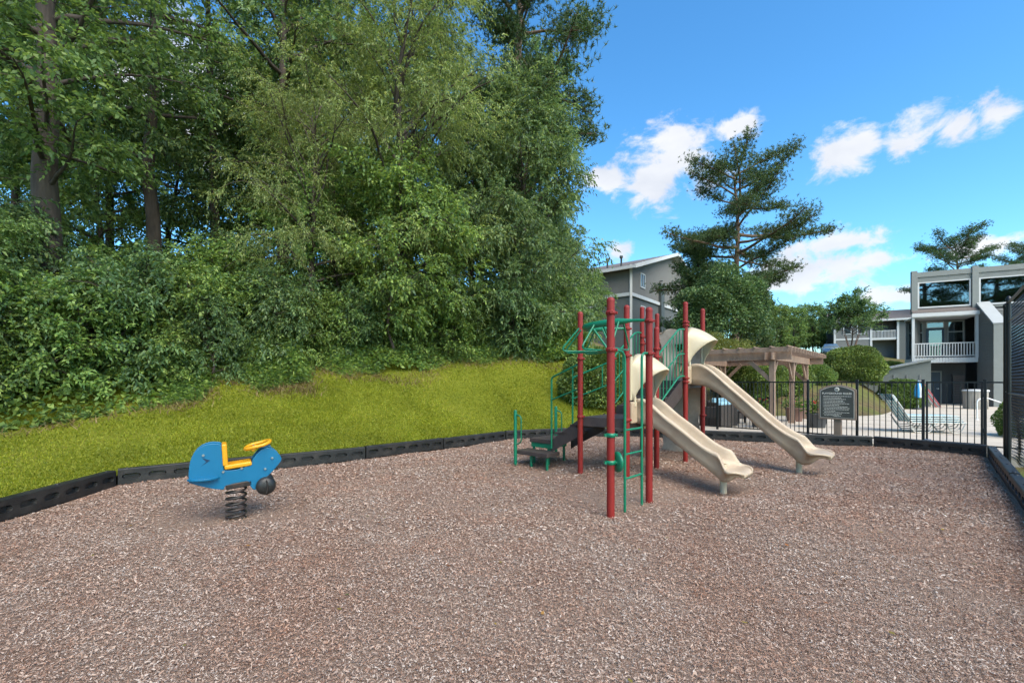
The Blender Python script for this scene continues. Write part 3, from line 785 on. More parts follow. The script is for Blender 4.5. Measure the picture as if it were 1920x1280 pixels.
    for ca in (.06, .40):
        for cb in (.06, .54):
            p = plat + A2 * ca + B2 * cb; mb = MB(); mb.cyl((p.x, p.y, -.2), (p.x, p.y, .37), .026, 10); mb.build('leg', GREEN, tp)
    for ca in (.30, .66):
        p = low + A2 * ca + B2 * .1; mb = MB(); mb.cyl((p.x, p.y, -.2), (p.x, p.y, .18), .026, 10); mb.build('leg', GREEN, tp)
    for base, top, sd in ((low + A2 * .03 - B2 * .03, .97, 1), (plat + A2 * .06 + B2 * .74, 1.0, 1)):
        mb = MB(); mb.lathe((base.x, base.y, 0), [(.03, -.2), (.03, top - .01), (.026, top + .005), (0, top + .012)], 14); g = mb.build('grab_post', GREEN, root)
        q = base + A2 * .14; mb = MB()
        mb.tube(round_path([(base.x, base.y, top - .07), (q.x, q.y, top - .10), (q.x, q.y, top - .58), (base.x, base.y, top - .62)], .09), .012, 8); mb.build('grab_handle', GREEN, g)
    # entry stair between platform and low deck
    s0 = plat + A2 * .50; e0 = pp(4) + B2 * .12; s1 = s0 + B2 * .62; e1 = e0 + B2 * .66
    for a, b in ((s0, e0), (s1, e1)):
        mb = MB(); d = (b - a).normalized(); n = V3(-d.y, d.x) * .014; pts = [(a, .44), (b, .93), (b, .62), (a + (b - a) * .25, .33), (a, .22)]
        vs = [V3(p.x, p.y, z) for p, z in pts]; m5 = len(vs)
        mb.add(vs + [v + n for v in vs], [tuple(range(m5)), tuple(range(2 * m5 - 1, m5 - 1, -1))] + [(i, m5 + i, m5 + (i + 1) % m5, (i + 1) % m5) for i in range(m5)]); mb.build('stringer', DECKB, root)
    for k in range(2):
        f = (k + .55) / 2.2; z = .445 + .155 * (k + 1); a = s0.lerp(e0, f - .12); b = s1.lerp(e1, f - .12); a2 = s0.lerp(e0, f + .28); b2 = s1.lerp(e1, f + .28)
        mb = MB(); q = [a, b, b2, a2]; mb.add([(p.x, p.y, z) for p in q] + [(p.x, p.y, z - .045) for p in q], [(3, 2, 1, 0), (4, 5, 6, 7)] + [(i, (i + 1) % 4, 4 + (i + 1) % 4, 4 + i) for i in range(4)]); mb.build('step', DECKB, root)
    for a, b, zb in ((s0 - B2 * .02, pp(4), 1.80), (s1 + B2 * .02, pp(10), 1.88)):
        mb = MB(); a = a + A2 * .03
        mb.tube(round_path([(a.x, a.y, .30), (a.x, a.y, 1.57), (b.x, b.y, zb)], .06), .017, 10); r = mb.build('handrail', GREEN, root)
        mb = MB(); mb.cyl((a.x, a.y, 1.17), (b.x, b.y, zb - .41), .014, 8); mb.build('rail', GREEN, r)
        c = a.lerp(b, .75); mb = MB(); mb.cyl((c.x, c.y, 1.17 + (zb - 1.58) * .75), (c.x, c.y, 1.57 + (zb - 1.57) * .75), .012, 8); mb.build('rail', GREEN, r)
    # vertical ladder between the two front posts
    p1, p2 = pp(1), pp(2); l1, l2 = p1.lerp(p2, .34), p1.lerp(p2, .79)
    mb = MB(); mb.tube(round_path([(l1.x, l1.y, -.2), (l1.x, l1.y, 1.86), (p1.x, p1.y, 1.86)], .14), .0165, 10); lad = mb.build('ladder', GREEN, root)
    mb = MB(); mb.tube(round_path([(l2.x, l2.y, -.2), (l2.x, l2.y, 1.86), (p2.x, p2.y, 1.86)], .14), .0165, 10); mb.build('side_rail', GREEN, lad)
    for z in (.34, .63, .92):
        mb = MB(); mb.cyl((l1.x, l1.y, z), (l2.x, l2.y, z), .0125, 8); mb.build('rung', GREEN, lad)
    # foot disc on the first post
    ax = V3(.95, .30).normalized(); c = V3(p1.x, p1.y, .58) + ax * .085; mb = MB()
    mb.lathe(c, [(0, -.03), (.03, -.03), (.05, -.018), (.10, -.022), (.118, -.006), (.118, .012), (.10, .022), (.0, .024)], 20, ax); mb.cyl(V3(p1.x, p1.y, .58), c, .028, 10); mb.build('foot_disc', GREEN, root)
    # overhead loop climber: one arching beam from post 2 round to post 3, hanging trapezoid loops
    z = 2.29; p3 = pp(3)
    path = curve_pts([p2 + UP * z, V3(1.52, 6.02, z + .01), V3(1.22, 6.24, z), V3(1.06, 6.52, z - .01), V3(1.16, 6.82, z), V3(1.42, 6.98, z + .02), p3 + UP * 2.32], 9)
    nP = len(path); rs = [(.020 if min(i, nP - 1 - i) < 7 else .020 + .027 * min(1, (min(i, nP - 1 - i) - 7) / 5)) for i in range(nP)]
    mb = MB(); mb.tube(path, rs, 14); bm = mb.build('overhead_beam', GREEN, root)
    for f in (.22, .36, .5, .64, .78):
        i = int(f * (nP - 1)); p = path[i]; t = (path[i + 1] - path[i - 1]).normalized(); s = V3(-t.y, t.x).normalized(); zt = p.z - .02
        q = [p + s * .10 + UP * (zt - p.z), p + s * .38 + UP * (1.93 - p.z), p - s * .34 + UP * (1.93 - p.z), p - s * .10 + UP * (zt - p.z)]
        mb = MB(); mb.tube(round_path(q, .11), .0125, 8); mb.build('hanging_loop', GREEN, bm)
    mb = MB(); mb.cyl(V3(1.25, 6.6, 1.93), p1 + UP * 1.87, .014, 8); mb.build('brace', GREEN, bm)
make_play()

# ------------------------------------------------------------------ spring rider
def make_rider():
    """blue whale-like panel rider on a coil; local x forward, built about the spring axis"""
    D = 1.5 * F / 247; base = V3((443 - 960) / F * D, D, 0)
    root = thing('spring_rider', 'blue spring rider with yellow seat and handle on a black coil spring', 'spring rider', tuple(base))
    blue = mat('blue_hdpe_panel', (.004, .135, .27), .35, .06, 3); yel = mat('yellow_plastic', (.72, .33, .01), .35, .06, 4)
    darkm = mat('dark_spring_paint', (.02, .018, .017), .4, .3, 8, dirt=((.12, .06, .04), .6, 9)); shade = mat('navy_engraving', (.004, .03, .08), .5)
    yaw = rad(32); fx = V3(math.cos(yaw), math.sin(yaw)); fy = V3(-fx.y, fx.x)
    s = D / F       # metres per photo pixel at this depth
    def P(px, py): return ((px - 443) * s * .89, (962 - py) * s)
    zx, zy = 230 / 1636, 180 / 1280
    def Z(x, y): return P(330 + x * zx, 800 + y * zy)
    out = [Z(*p) for p in [(232, 664), (228, 540), (246, 400), (290, 300), (370, 225), (470, 192), (560, 195), (615, 215), (625, 330), (645, 520), (662, 545),
                           (800, 548), (985, 500), (1010, 440), (1060, 370), (1130, 310), (1200, 288), (1270, 310), (1350, 370), (1398, 450), (1380, 500), (1300, 590), (1200, 680),
                           (1090, 740), (1062, 800), (1055, 840), (1020, 832), (985, 790), (955, 720), (880, 715), (670, 745), (655, 790), (560, 780), (440, 745), (330, 705)]]
    sub = []
    def panel(off, name):
        M = Matrix(((fx.x, 0, fy.x, base.x + fy.x * off), (fx.y, 0, fy.y, base.y + fy.y * off), (0, 1, 0, 0), (0, 0, 0, 1)))
        mb = MB(); pts = [Vector((x, y, 0)) for x, y in out]
        sm = curve_pts([(x, y, 0) for x, y in out] + [(out[0][0], out[0][1], 0)], 2)[:-1]
        mb.prism([(p.x, p.y) for p in sm], .022, M); return mb.build(name, blue, root, bevel=.005)
    def W(x, z, y): return base + fx * x + fy * y + UP * z
    near = panel(-.11, 'side_panel'); far = panel(.09, 'side_panel')
    mid = [Z(*p) for p in [(330, 640), (300, 420), (400, 250), (590, 230), (625, 500), (690, 600), (980, 560), (1150, 380), (1280, 400), (1180, 620), (900, 690), (500, 720)]]
    M = Matrix(((fx.x, 0, fy.x, base.x - fy.x * .085), (fx.y, 0, fy.y, base.y - fy.y * .085), (0, 1, 0, 0), (0, 0, 0, 1)))
    # spacers between the two panels
    for px, py in ((400, 330), (420, 640), (1270, 430), (1175, 570), (640, 560), (870, 535)):
        x, z = Z(px, py); mb = MB(); mb.cyl(W(x, z, -.13), W(x, z, .13), .012, 10); mb.build('spacer_bolt', STEEL, root)
        mb = MB(); mb.lathe(W(x, z, -.1105), [(0, .006), (.008, .005), (.010, 0)], 10, -fy); mb.build('bolt_head', STEEL, near)
    # seat back and seat
    def slab(a, b, t, w, name):
        (x0, z0), (x1, z1) = Z(*a), Z(*b); mb = MB(); mb.beam(W(x0, z0, 0), W(x1, z1, 0), w, t, up=tuple(UP * abs(x1 - x0) + fx * abs(z1 - z0) * -1)); return mb.build(name, yel, root, bevel=.014)
    slab((655, 510), (1000, 480), .05, .25, 'seat'); slab((650, 205), (668, 490), .05, .25, 'backrest')
    # handle ring
    (hx, hz) = Z(1085, 268); ring = []
    for k in range(24):
        a = 2 * math.pi * k / 24; cx, sx = math.cos(a), math.sin(a)
        ring.append(W(hx + .125 * math.copysign(abs(cx) ** .7, cx), hz + .01 + .018 * cx + .045 * 0, .15 * math.copysign(abs(sx) ** .8, sx)) + UP * (.02 * cx))
    mb = MB(); mb.tube(ring, .020, 10, closed=True); h = mb.build('handle', yel, root)
    mb = MB(); mb.beam(W(hx - .06, hz - .05, 0), W(hx - .01, hz + .0, 0), .16, .03); mb.build('handle_base', yel, h, bevel=.008)
    mb = MB(); mb.box(W(hx + .04, hz - .01, 0), (.18, .17, .02), yaw); mb.build('handle_plate', blue, h, bevel=.005)
    # foot pegs
    x, z = Z(405, 640)
    mb = MB(); poly = [(-.15 + .30 * i / 12, -.10 * math.sin(math.pi * i / 12) ** .6) for i in range(13)]
    for sg in (-1, 1):
        mb = MB(); M = Matrix(((fx.x, fy.x * sg * 1, 0, W(x, z, -.11 if sg == 1 else .112).x), (fx.y, fy.y * sg, 0, W(x, z, -.11 if sg == 1 else .112).y), (0, 0, 1, z), (0, 0, 0, 1)))
        mb.prism(poly, .022, M); mb.build('foot_rest', blue, near if sg == 1 else far, bevel=.004)
    # engraved chevron mouth
    (a, b, c, d, e) = [Z(*p) for p in ((385, 365), (485, 400), (365, 475), (435, 415), (410, 385))]
    mb = MB(); vs = [W(q[0], q[1], -.1118) for q in (a, b, c, d)]; mb.add(vs + [v + fy * .001 for v in vs], [(0, 1, 3), (1, 2, 3), (4, 7, 5), (5, 7, 6)]); mb.build('engraving', shade, near)
    # black wheel-like knobs at the chin
    x, z = Z(1185, 792)
    for sg in (-1, 1):
        mb = MB(); c = W(x, z, .145 * sg); mb.lathe(c, [(0, -.05), (.05, -.048), (.09, -.03), (.104, 0), (.09, .03), (.05, .046), (0, .05)], 22, fy); k = mb.build('knob', BLACKP, root)
        mb = MB(); mb.tube([c + fy * (-.052 * 1) * (1 if sg < 0 else -1) + UP * (.075 - .15 * i / 8) + fx * .012 * math.sin(i * .4) for i in range(9)], .008, 6); mb.build('ridge', darkm, k)
    mb = MB(); mb.cyl(W(x, z, -.15), W(x, z, .15), .02, 10); mb.build('axle', darkm, root)
    # mounting plate and coil
    x0, z0 = Z(670, 765); x1, z1 = Z(1005, 735); mb = MB()
    mb.beam(W(x0, z0 - .005, 0), W(x1, z1 - .005, 0), .22, .06); mb.build('mounting_plate', darkm, root, bevel=.008)
    zt = z0 - .03; turns = 5.4; r = .096; path = []
    for i in range(int(turns * 22) + 1):
        a = 2 * math.pi * i / 22; f = i / (turns * 22)
        zz = -.07 + (zt + .07) * f
        path.append(base + V3(math.cos(a) * r, math.sin(a) * r, zz))
    mb = MB(); mb.tube(path, .0135, 8); mb.build('coil_spring', darkm, root)
    mb = MB(); mb.lathe(base, [(.0, -.10), (.09, -.10), (.10, -.11), (.10, -.2)], 20); mb.build('spring_foot', darkm, root)
make_rider()
# ------------------------------------------------------------------ pool fence, gate, chain link fence
def fence_run(root, a, b, pickets=True, zt=1.5, zb=.10, post_px=()):
    d = (b - a); L = d.length; d.normalize()
    for z, w in ((zt - .02, .036), (zb + .02, .03)):
        mb = MB(); mb.beam(a + UP * z, b + UP * z, .026, w); mb.build('rail', BLACKM, root)
    n = int(L / .105)
    for i in range(1, n):
        p = a + d * (L * i / n); mb = MB(); mb.box((p.x, p.y, (zt - .03 + zb) / 2), (.016, .016, zt - .03 - zb), math.atan2(d.y, d.x)); mb.build('picket', BLACKM, root)
def fence_post(root, p, h=1.53, w=.052):
    mb = MB(); mb.box((p.x, p.y, h / 2 - .1), (w, w, h + .2), math.atan2(FD.y, FD.x)); o = mb.build('post', BLACKM, root)
    mb = MB(); mb.box((p.x, p.y, h + .006), (w + .014, w + .014, .018), math.atan2(FD.y, FD.x)); mb.build('post_cap', BLACKM, o, bevel=.006)
def make_fences():
    a, b = fence_pt(1180), fence_pt(1731)
    root = thing('pool_fence', 'black metal picket fence between the mulch bed and the pool deck', 'fence', tuple(a))
    prev = a
    for px in (1180, 1253, 1345, 1515, 1607, 1731):
        p = fence_pt(px); fence_post(root, p)
        if px > 1180: fence_run(root, prev, p)
        prev = p
    p = fence_pt(1847); fence_post(root, p); q = fence_pt(1868); fence_run(root, p, q)
    for i in range(3):      # the fence goes on behind the chain link
        q2 = q + FD * 2.0; fence_run(root, q, q2); fence_post(root, q2); q = q2
    ga, gb = fence_pt(1738), fence_pt(1841)
    g = thing('fence_gate', 'black picket gate in the pool fence by the far right corner', 'gate', tuple(ga))
    fence_run(g, ga, gb, zb=.13)
    for p in (ga, gb):
        mb = MB(); mb.box((p.x, p.y, .80), (.036, .036, 1.40), math.atan2(FD.y, FD.x)); mb.build('stile', BLACKM, g)
    for z in (.45, 1.2):
        p = gb + FD * .025; mb = MB(); mb.box((p.x, p.y, z), (.05, .07, .09), math.atan2(FD.y, FD.x)); mb.build('hinge', BLACKM, g, bevel=.006)
    p = ga - FD * .005; mb = MB(); mb.box((p.x, p.y, .16), (.16, .05, .05), math.atan2(FD.y, FD.x)); mb.build('latch', STEEL, g, bevel=.006)

    # chain link fence along the right border
    c0 = V3(9.62, 8.86); d = V3(-.681, -.732); H = 2.98; nrm = V3(.732, -.681)
    root = thing('chain_link_fence', 'tall black chain link court fence along the right edge of the bed', 'fence', tuple(c0))
    def cpost(p, h, r=.035):
        mb = MB(); mb.lathe((p.x, p.y, 0), [(r, -.2), (r, h)], 14); o = mb.build('post', BLACKM, root)
        mb = MB(); mb.lathe((p.x, p.y, h), [(r + .008, -.03), (r + .01, .0), (r * 1.05, .035), (r * .6, .06), (0, .068)], 14); mb.build('post_cap', BLACKM, o)
    c1 = c0 + d * .42
    cpost(c0, H - .02, .04); cpost(c1, H + .06, .034)
    for k in (1, 2): cpost(c0 + d * (.42 + 2.6 * k), H + .06, .03)
    mb = MB(); mb.cyl(c0 + UP * (H - .02), c1 + UP * H, .021, 10); mb.build('rail', BLACKM, root)
    for z in (H, 2.62, 1.28):
        mb = MB(); mb.cyl(c1 + UP * z, c1 + d * 5.3 + UP * z, .021 if z > 2.9 else .014, 10); mb.build('rail', BLACKM, root)
    mb = MB(); mb.cyl(c0 + UP * 1.30 + d * -.03, c1 + UP * 1.31 + d * .03, .012, 8); mb.build('tie_bar', STEEL, root)
    # woven wire: zig-zag strands that bulge a little towards the foot
    pit = .056; Lm = 5.6; rows = int((H - .02) / (pit / 2)); V, Fc = [], []
    def pos(s, z, o):
        sag = .10 * math.exp(-((z - .35) / .45) ** 2) * (1 - math.exp(-s * 1.2)) * (1 + .4 * math.sin(s * 4))
        return c0 + d * s + nrm * (.045 + o + sag) + UP * z
    w = .0031
    for i in range(int(Lm / pit)):
        s0 = .04 + i * pit; pts = []
        for r in range(rows + 1): pts.append(pos(s0 + (pit if r % 2 else 0) * .98, .02 + r * pit / 2, .004 if r % 2 else -.004))
        for r in range(rows):
            p, q = pts[r], pts[r + 1]; k = len(V)
            e1 = d * w; e2 = nrm * w
            V += [p + e1, p - e1 * .5 + e2, p - e1 * .5 - e2, q + e1, q - e1 * .5 + e2, q - e1 * .5 - e2]
            Fc += [(k, k + 1, k + 4, k + 3), (k + 1, k + 2, k + 5, k + 4), (k + 2, k, k + 3, k + 5)]
    V = np.array([tuple(v - c0) for v in V]); me = np_mesh('wire_mesh', V, np.array(Fc), BLACKM)
    o = obj_of('wire_mesh', me, root); tag(o, kind='stuff')
make_fences()

# ------------------------------------------------------------------ rules sign
def text_mesh(body, size, name, m, parent, M, bold=0.0):
    cu = bpy.data.curves.new(name, 'FONT'); cu.body = body; cu.size = size; cu.align_x = 'CENTER'; cu.offset = bold; cu.extrude = .001
    o = bpy.data.objects.new(name, cu); C.objects.link(o)
    dg = bpy.context.evaluated_depsgraph_get(); me = bpy.data.meshes.new_from_object(o.evaluated_get(dg))
    bpy.data.objects.remove(o); me.transform(M); me.materials.clear(); me.materials.append(m)
    r = bpy.data.objects.new(name, me); C.objects.link(r); r.parent = parent; ORG[r.name] = ORG[parent.name]; return r
def make_sign():
    c = V3(8.02, 11.22); root = thing('rules_sign', 'brown framed dark playground rules sign on a wide post before the pool fence', 'sign', tuple(c))
    u = V3(.70, -.714); n = V3(-.714, -.70)
    tanm = mat('sign_tan', (.24, .17, .12), .55, .1, 6); dark = mat('sign_dark_grey', (.058, .062, .052), .5, .1, 6); cream = mat('sign_cream_print', (.62, .60, .52), .6, .04)
    def W(x, z, o=0.0): return c + u * x + n * o + UP * z
    def M(off): return Matrix(((u.x, 0, n.x, c.x + n.x * off), (u.y, 0, n.y, c.y + n.y * off), (0, 1, 0, 0), (0, 0, 0, 1)))
    def shape(w, zb, zs, zt):
        pts = [(-w, zb), (w, zb), (w, zs)]
        for i in range(1, 12):
            t = i / 12; pts.append((w - 2 * w * t, zs + (zt - zs) * math.sin(math.pi * t) ** .85))
        return pts + [(-w, zs)]
    mb = MB(); mb.box(W(0, .28, -.04), (.15, .09, .76), math.atan2(u.y, u.x)); mb.build('post', tanm, root, bevel=.006)
    mb = MB(); mb.prism(shape(.385, .565, 1.30, 1.42), .045, M(0)); mb.build('frame', tanm, root, bevel=.006)
    mb = MB(); mb.prism(shape(.345, .605, 1.27, 1.385), .003, M(.046)); mb.build('border_line', cream, root)
    mb = MB(); mb.prism(shape(.337, .613, 1.264, 1.377), .003, M(.0485)); pan = mb.build('panel', dark, root)
    org = ORG[root.name]
    def TM(x, z): return Matrix(((u.x, 0, n.x, u.x * x + n.x * .0522 + c.x - org.x), (u.y, 0, n.y, u.y * x + n.y * .0522 + c.y - org.y), (0, 1, 0, z), (0, 0, 0, 1)))
    text_mesh('PLAYGROUND RULES', .062, 'heading', cream, pan, TM(-.005, 1.185), .0016)
    text_mesh('Thank You', .04, 'closing_line', cream, pan, TM(0, .64), .0006)
    mb = MB(); mb.lathe(W(0, 1.305, .0515), [(0, .002), (.05, .002), (.052, 0)], 24, n); em = mb.build('emblem', cream, pan)
    mb = MB()
    for k in range(4):
        a = rad(45 + 90 * k); p = W(math.cos(a) * .022, 1.305 + math.sin(a) * .022, .0545); mb.lathe(p, [(0, .001), (.011, .001), (.012, 0)], 12, n)
    mb.build('emblem_motif', dark, em)
    rnd = random.Random(2); z = 1.135
    for k, ln in enumerate([.56, .35, .42, .37, .42, .47, .30, .44, .49, .47, .22, .46, .36, .30]):
        x = -.28 + (.02 if k not in (0,) else 0); end = x + ln; mb = MB()
        if k not in (9, 11, 13) and k: mb.box(W(-.28, z, .0525), (.012, .003, .012), math.atan2(u.y, u.x))
        while x < end:          # words too small to read: broken strokes
            w = rnd.uniform(.02, .055); mb.box(W(x + w / 2, z, .0525), (w, .003, .0125), math.atan2(u.y, u.x)); x += w + .009
        mb.build('print_line', cream, pan); z -= .036
make_sign()

# ------------------------------------------------------------------ pergola and what stands under it
def make_pergola():
    wood = mat('weathered_cedar', (.27, .185, .135), .85, .22, 5, bump=.25, bscale=30, dirt=((.16, .11, .09), .6, 2.5), stretch=(1, 1, .25))
    A = V3(8.12, 14.2); r = V3(.68, .735).normalized(); l = V3(-.735, .678).normalized()
    root = thing('pergola', 'weathered wooden pergola with open rafters on the pool deck', 'pergola', tuple(A))
    def W(a, b, z): return A + r * a + l * b + UP * z
    for a in (0, 2.7, 5.1):
        for b in (0, 3.08):
            mb = MB(); p = W(a, b, 1.15); mb.box(p, (.155, .155, 2.3), math.atan2(r.y, r.x)); mb.build('post', wood, root, bevel=.006)
            mb = MB(); p = W(a, b, .06); mb.box(p, (.20, .20, .1), math.atan2(r.y, r.x)); mb.build('post_base', wood, root, bevel=.006)
            for sg in (-1, 1):          # knee braces along the beams
                if (a == 0 and sg < 0) or (a == 5.1 and sg > 0): continue
                mb = MB(); mb.beam(W(a + .06 * sg, b, 1.62), W(a + .62 * sg, b, 2.20), .06, .11); mb.build('brace', wood, root)
            if a in (0, 5.1):
                sg = 1 if b == 0 else -1; mb = MB(); mb.beam(W(a, b + .06 * sg, 1.55), W(a, b + .72 * sg, 2.22), .06, .12); mb.build('brace', wood, root)
    for b in (0, 3.08):
        for o in (-.098, .098):
            mb = MB(); mb.beam(W(-.45, b + o, 2.28), W(5.6, b + o, 2.28), .04, .23); mb.build('beam', wood, root)
    for a in (-.12, 5.22):
        mb = MB(); mb.beam(W(a, -.55, 2.30), W(a, 3.65, 2.30), .045, .26); mb.build('beam', wood, root)
    for k in range(15):
        a = -.32 + k * .42
        mb = MB(); mb.beam(W(a, -.6, 2.475), W(a, 3.7, 2.475), .04, .14); mb.build('rafter', wood, root)
    for k in range(10):
        b = -.5 + k * .455; mb = MB(); mb.beam(W(-.45, b, 2.562), W(5.75, b, 2.562), .045, .035); mb.build('purlin', wood, root)
    # wicker seats
    wick = mat('dark_wicker', (.05, .042, .038), .7, .3, 40, bump=.6, bscale=110); cush = mat('pale_blue_cushion', (.30, .52, .62), .85, .08, 6)
    def sofa(px, Y, w, rz, label):
        p = Vector(at(px, Y, .026)); root = thing('wicker_armchair', label, 'armchair', tuple(p), 'wicker seats under the pergola')
        R = Matrix.Rotation(rz, 3, 'Z')
        def bx(c, d, m, nm, bev=.015, parent=root): mb = MB(); mb.box(Vector(p) + R @ Vector(c), d, rz); return mb.build(nm, m, parent, bevel=bev)
        bx((0, 0, .16), (w, .78, .30), wick, 'seat_base'); bx((0, .33, .36), (w, .13, .70), wick, 'backrest')
        for s in (-1, 1): bx((s * (w / 2 - .06), 0, .34), (.12, .78, .60), wick, 'armrest')
        bx((0, -.05, .38), (w - .26, .62, .14), cush, 'seat_cushion', .04)
        bx((0, .22, .60), (w - .28, .14, .42), cush, 'back_cushion', .05)
    sofa(1347, 15.2, 1.0, rad(215), 'dark wicker armchair with pale blue cushion behind the upper slide post')
    sofa(1362, 18.2, 1.3, rad(20), 'dark wicker sofa with pale blue cushion at the back of the pergola')
    p = at(1405, 15.9, .026); t = thing('side_table', 'low dark wicker table under the pergola behind the upper slide', 'table', p)
    mb = MB(); mb.box((p[0], p[1], .43), (.62, .62, .05), .7); mb.build('top', wick, t, bevel=.01)
    for sx in (-1, 1):
        for sy in (-1, 1):
            q = Vector(p) + Matrix.Rotation(.7, 3, 'Z') @ Vector((.26 * sx, .26 * sy, .2)); mb = MB(); mb.box(q, (.06, .06, .4), .7); mb.build('leg', wick, t)
make_pergola()

# ------------------------------------------------------------------ loungers
def make_loungers():
    blue = mat('aqua_strap', (.02, .33, .40), .5, .06); white = mat('white_strap', (.72, .74, .74), .5, .04); alu = mat('lounger_frame', (.52, .52, .48), .4, .06, metal=.3)
    rz = rad(-14); base = V3(11.55, 13.35, .026)
    protos = None
    def build(k):
        root = thing('sun_lounger', '', 'sun lounger', (0, 0, 0))
        L, hw = 1.28, .32; zs = .30
        for s in (-1, 1):
            mb = MB(); mb.tube(round_path([(0, s * hw, zs), (L, s * hw, zs)], .1), .016, 8); mb.build('side_rail', alu, root)
            mb = MB(); mb.tube(round_path([(0, s * hw, zs), (-.36, s * hw, zs + .60), (-.44, s * hw, zs + .63)], .06), .016, 8); mb.build('back_rail', alu, root)
            mb = MB(); mb.tube(round_path([(-.10, s * hw, zs), (.04, s * hw, .02), (.42, s * hw, .02), (.56, s * hw, zs)], .10), .014, 8); mb.build('leg', alu, root)
            mb = MB(); mb.tube(round_path([(.84, s * hw, zs), (.92, s * hw, .02), (1.14, s * hw, .02), (L - .02, s * hw, zs)], .10), .014, 8); mb.build('leg', alu, root)
        n = 9
        for i in range(n):          # sling stripes run the long way, seat then back
            y = -hw + (i + .5) * 2 * hw / n; w = 2 * hw / n - .004; m = white if i % 2 else blue
            mb = MB(); mb.box((L / 2, y, zs + .014), (L - .02, w, .010)); mb.build('sling_stripe', m, root)
            mb = MB(); mb.beam((0.0, y, zs + .014), (-.36, y, zs + .614), w, .010, up=(.86, 0, .51)); mb.build('sling_stripe', m, root)
            mb = MB(); mb.beam((-.36, y, zs + .614), (-.45, y, zs + .63), w, .010); mb.build('sling_stripe', m, root)
        return root
    first = build(0); labs = ['bottom aqua striped sun lounger of the stack behind the gate', 'second aqua striped sun lounger from the bottom of the stack', 'third aqua striped sun lounger from the bottom of the stack', 'topmost aqua striped sun lounger of the stack behind the gate']
    for k in range(4):
        loc = tuple(base + V3(.03 * k, .09 * k, .055 * k))
        if k == 0: o = first; o.location = loc; o.rotation_euler = (0, 0, rz)
        else: o = copy_tree(first, loc, rz + rad(.8 * k))
        tag(o, labs[k], 'sun lounger', 'stacked sun loungers on the pool deck')
make_loungers()

# ------------------------------------------------------------------ clubhouse by the pool
def lap_wall(mb, a, b, z0, z1, n, board=.14, ztop=None):
    """clapboard: overlapping boards from a to b on the side n; ztop(f) gives a sloping head"""
    d = b - a; k = int((z1 - z0) / board) + 1
    for i in range(k):
        lo, hi = z0 + i * board, min(z0 + (i + 1) * board, z1)
        if hi <= lo: continue
        f1 = 1.0
        if ztop is not None:
            # shorten the board where the head slopes below it
            fs = [j / 40 for j in range(41) if ztop(j / 40) >= hi - board * .3]
            if not fs: continue
            f1 = max(fs)
        p, q = a, a + d * f1
        mb.add([p + n * .045 + UP * lo, q + n * .045 + UP * lo, q + n * .004 + UP * hi, p + n * .004 + UP * hi], [(0, 1, 2, 3)])
        mb.add([p + UP * lo, q + UP * lo, q + n * .045 + UP * lo, p + n * .045 + UP * lo], [(0, 1, 2, 3)])

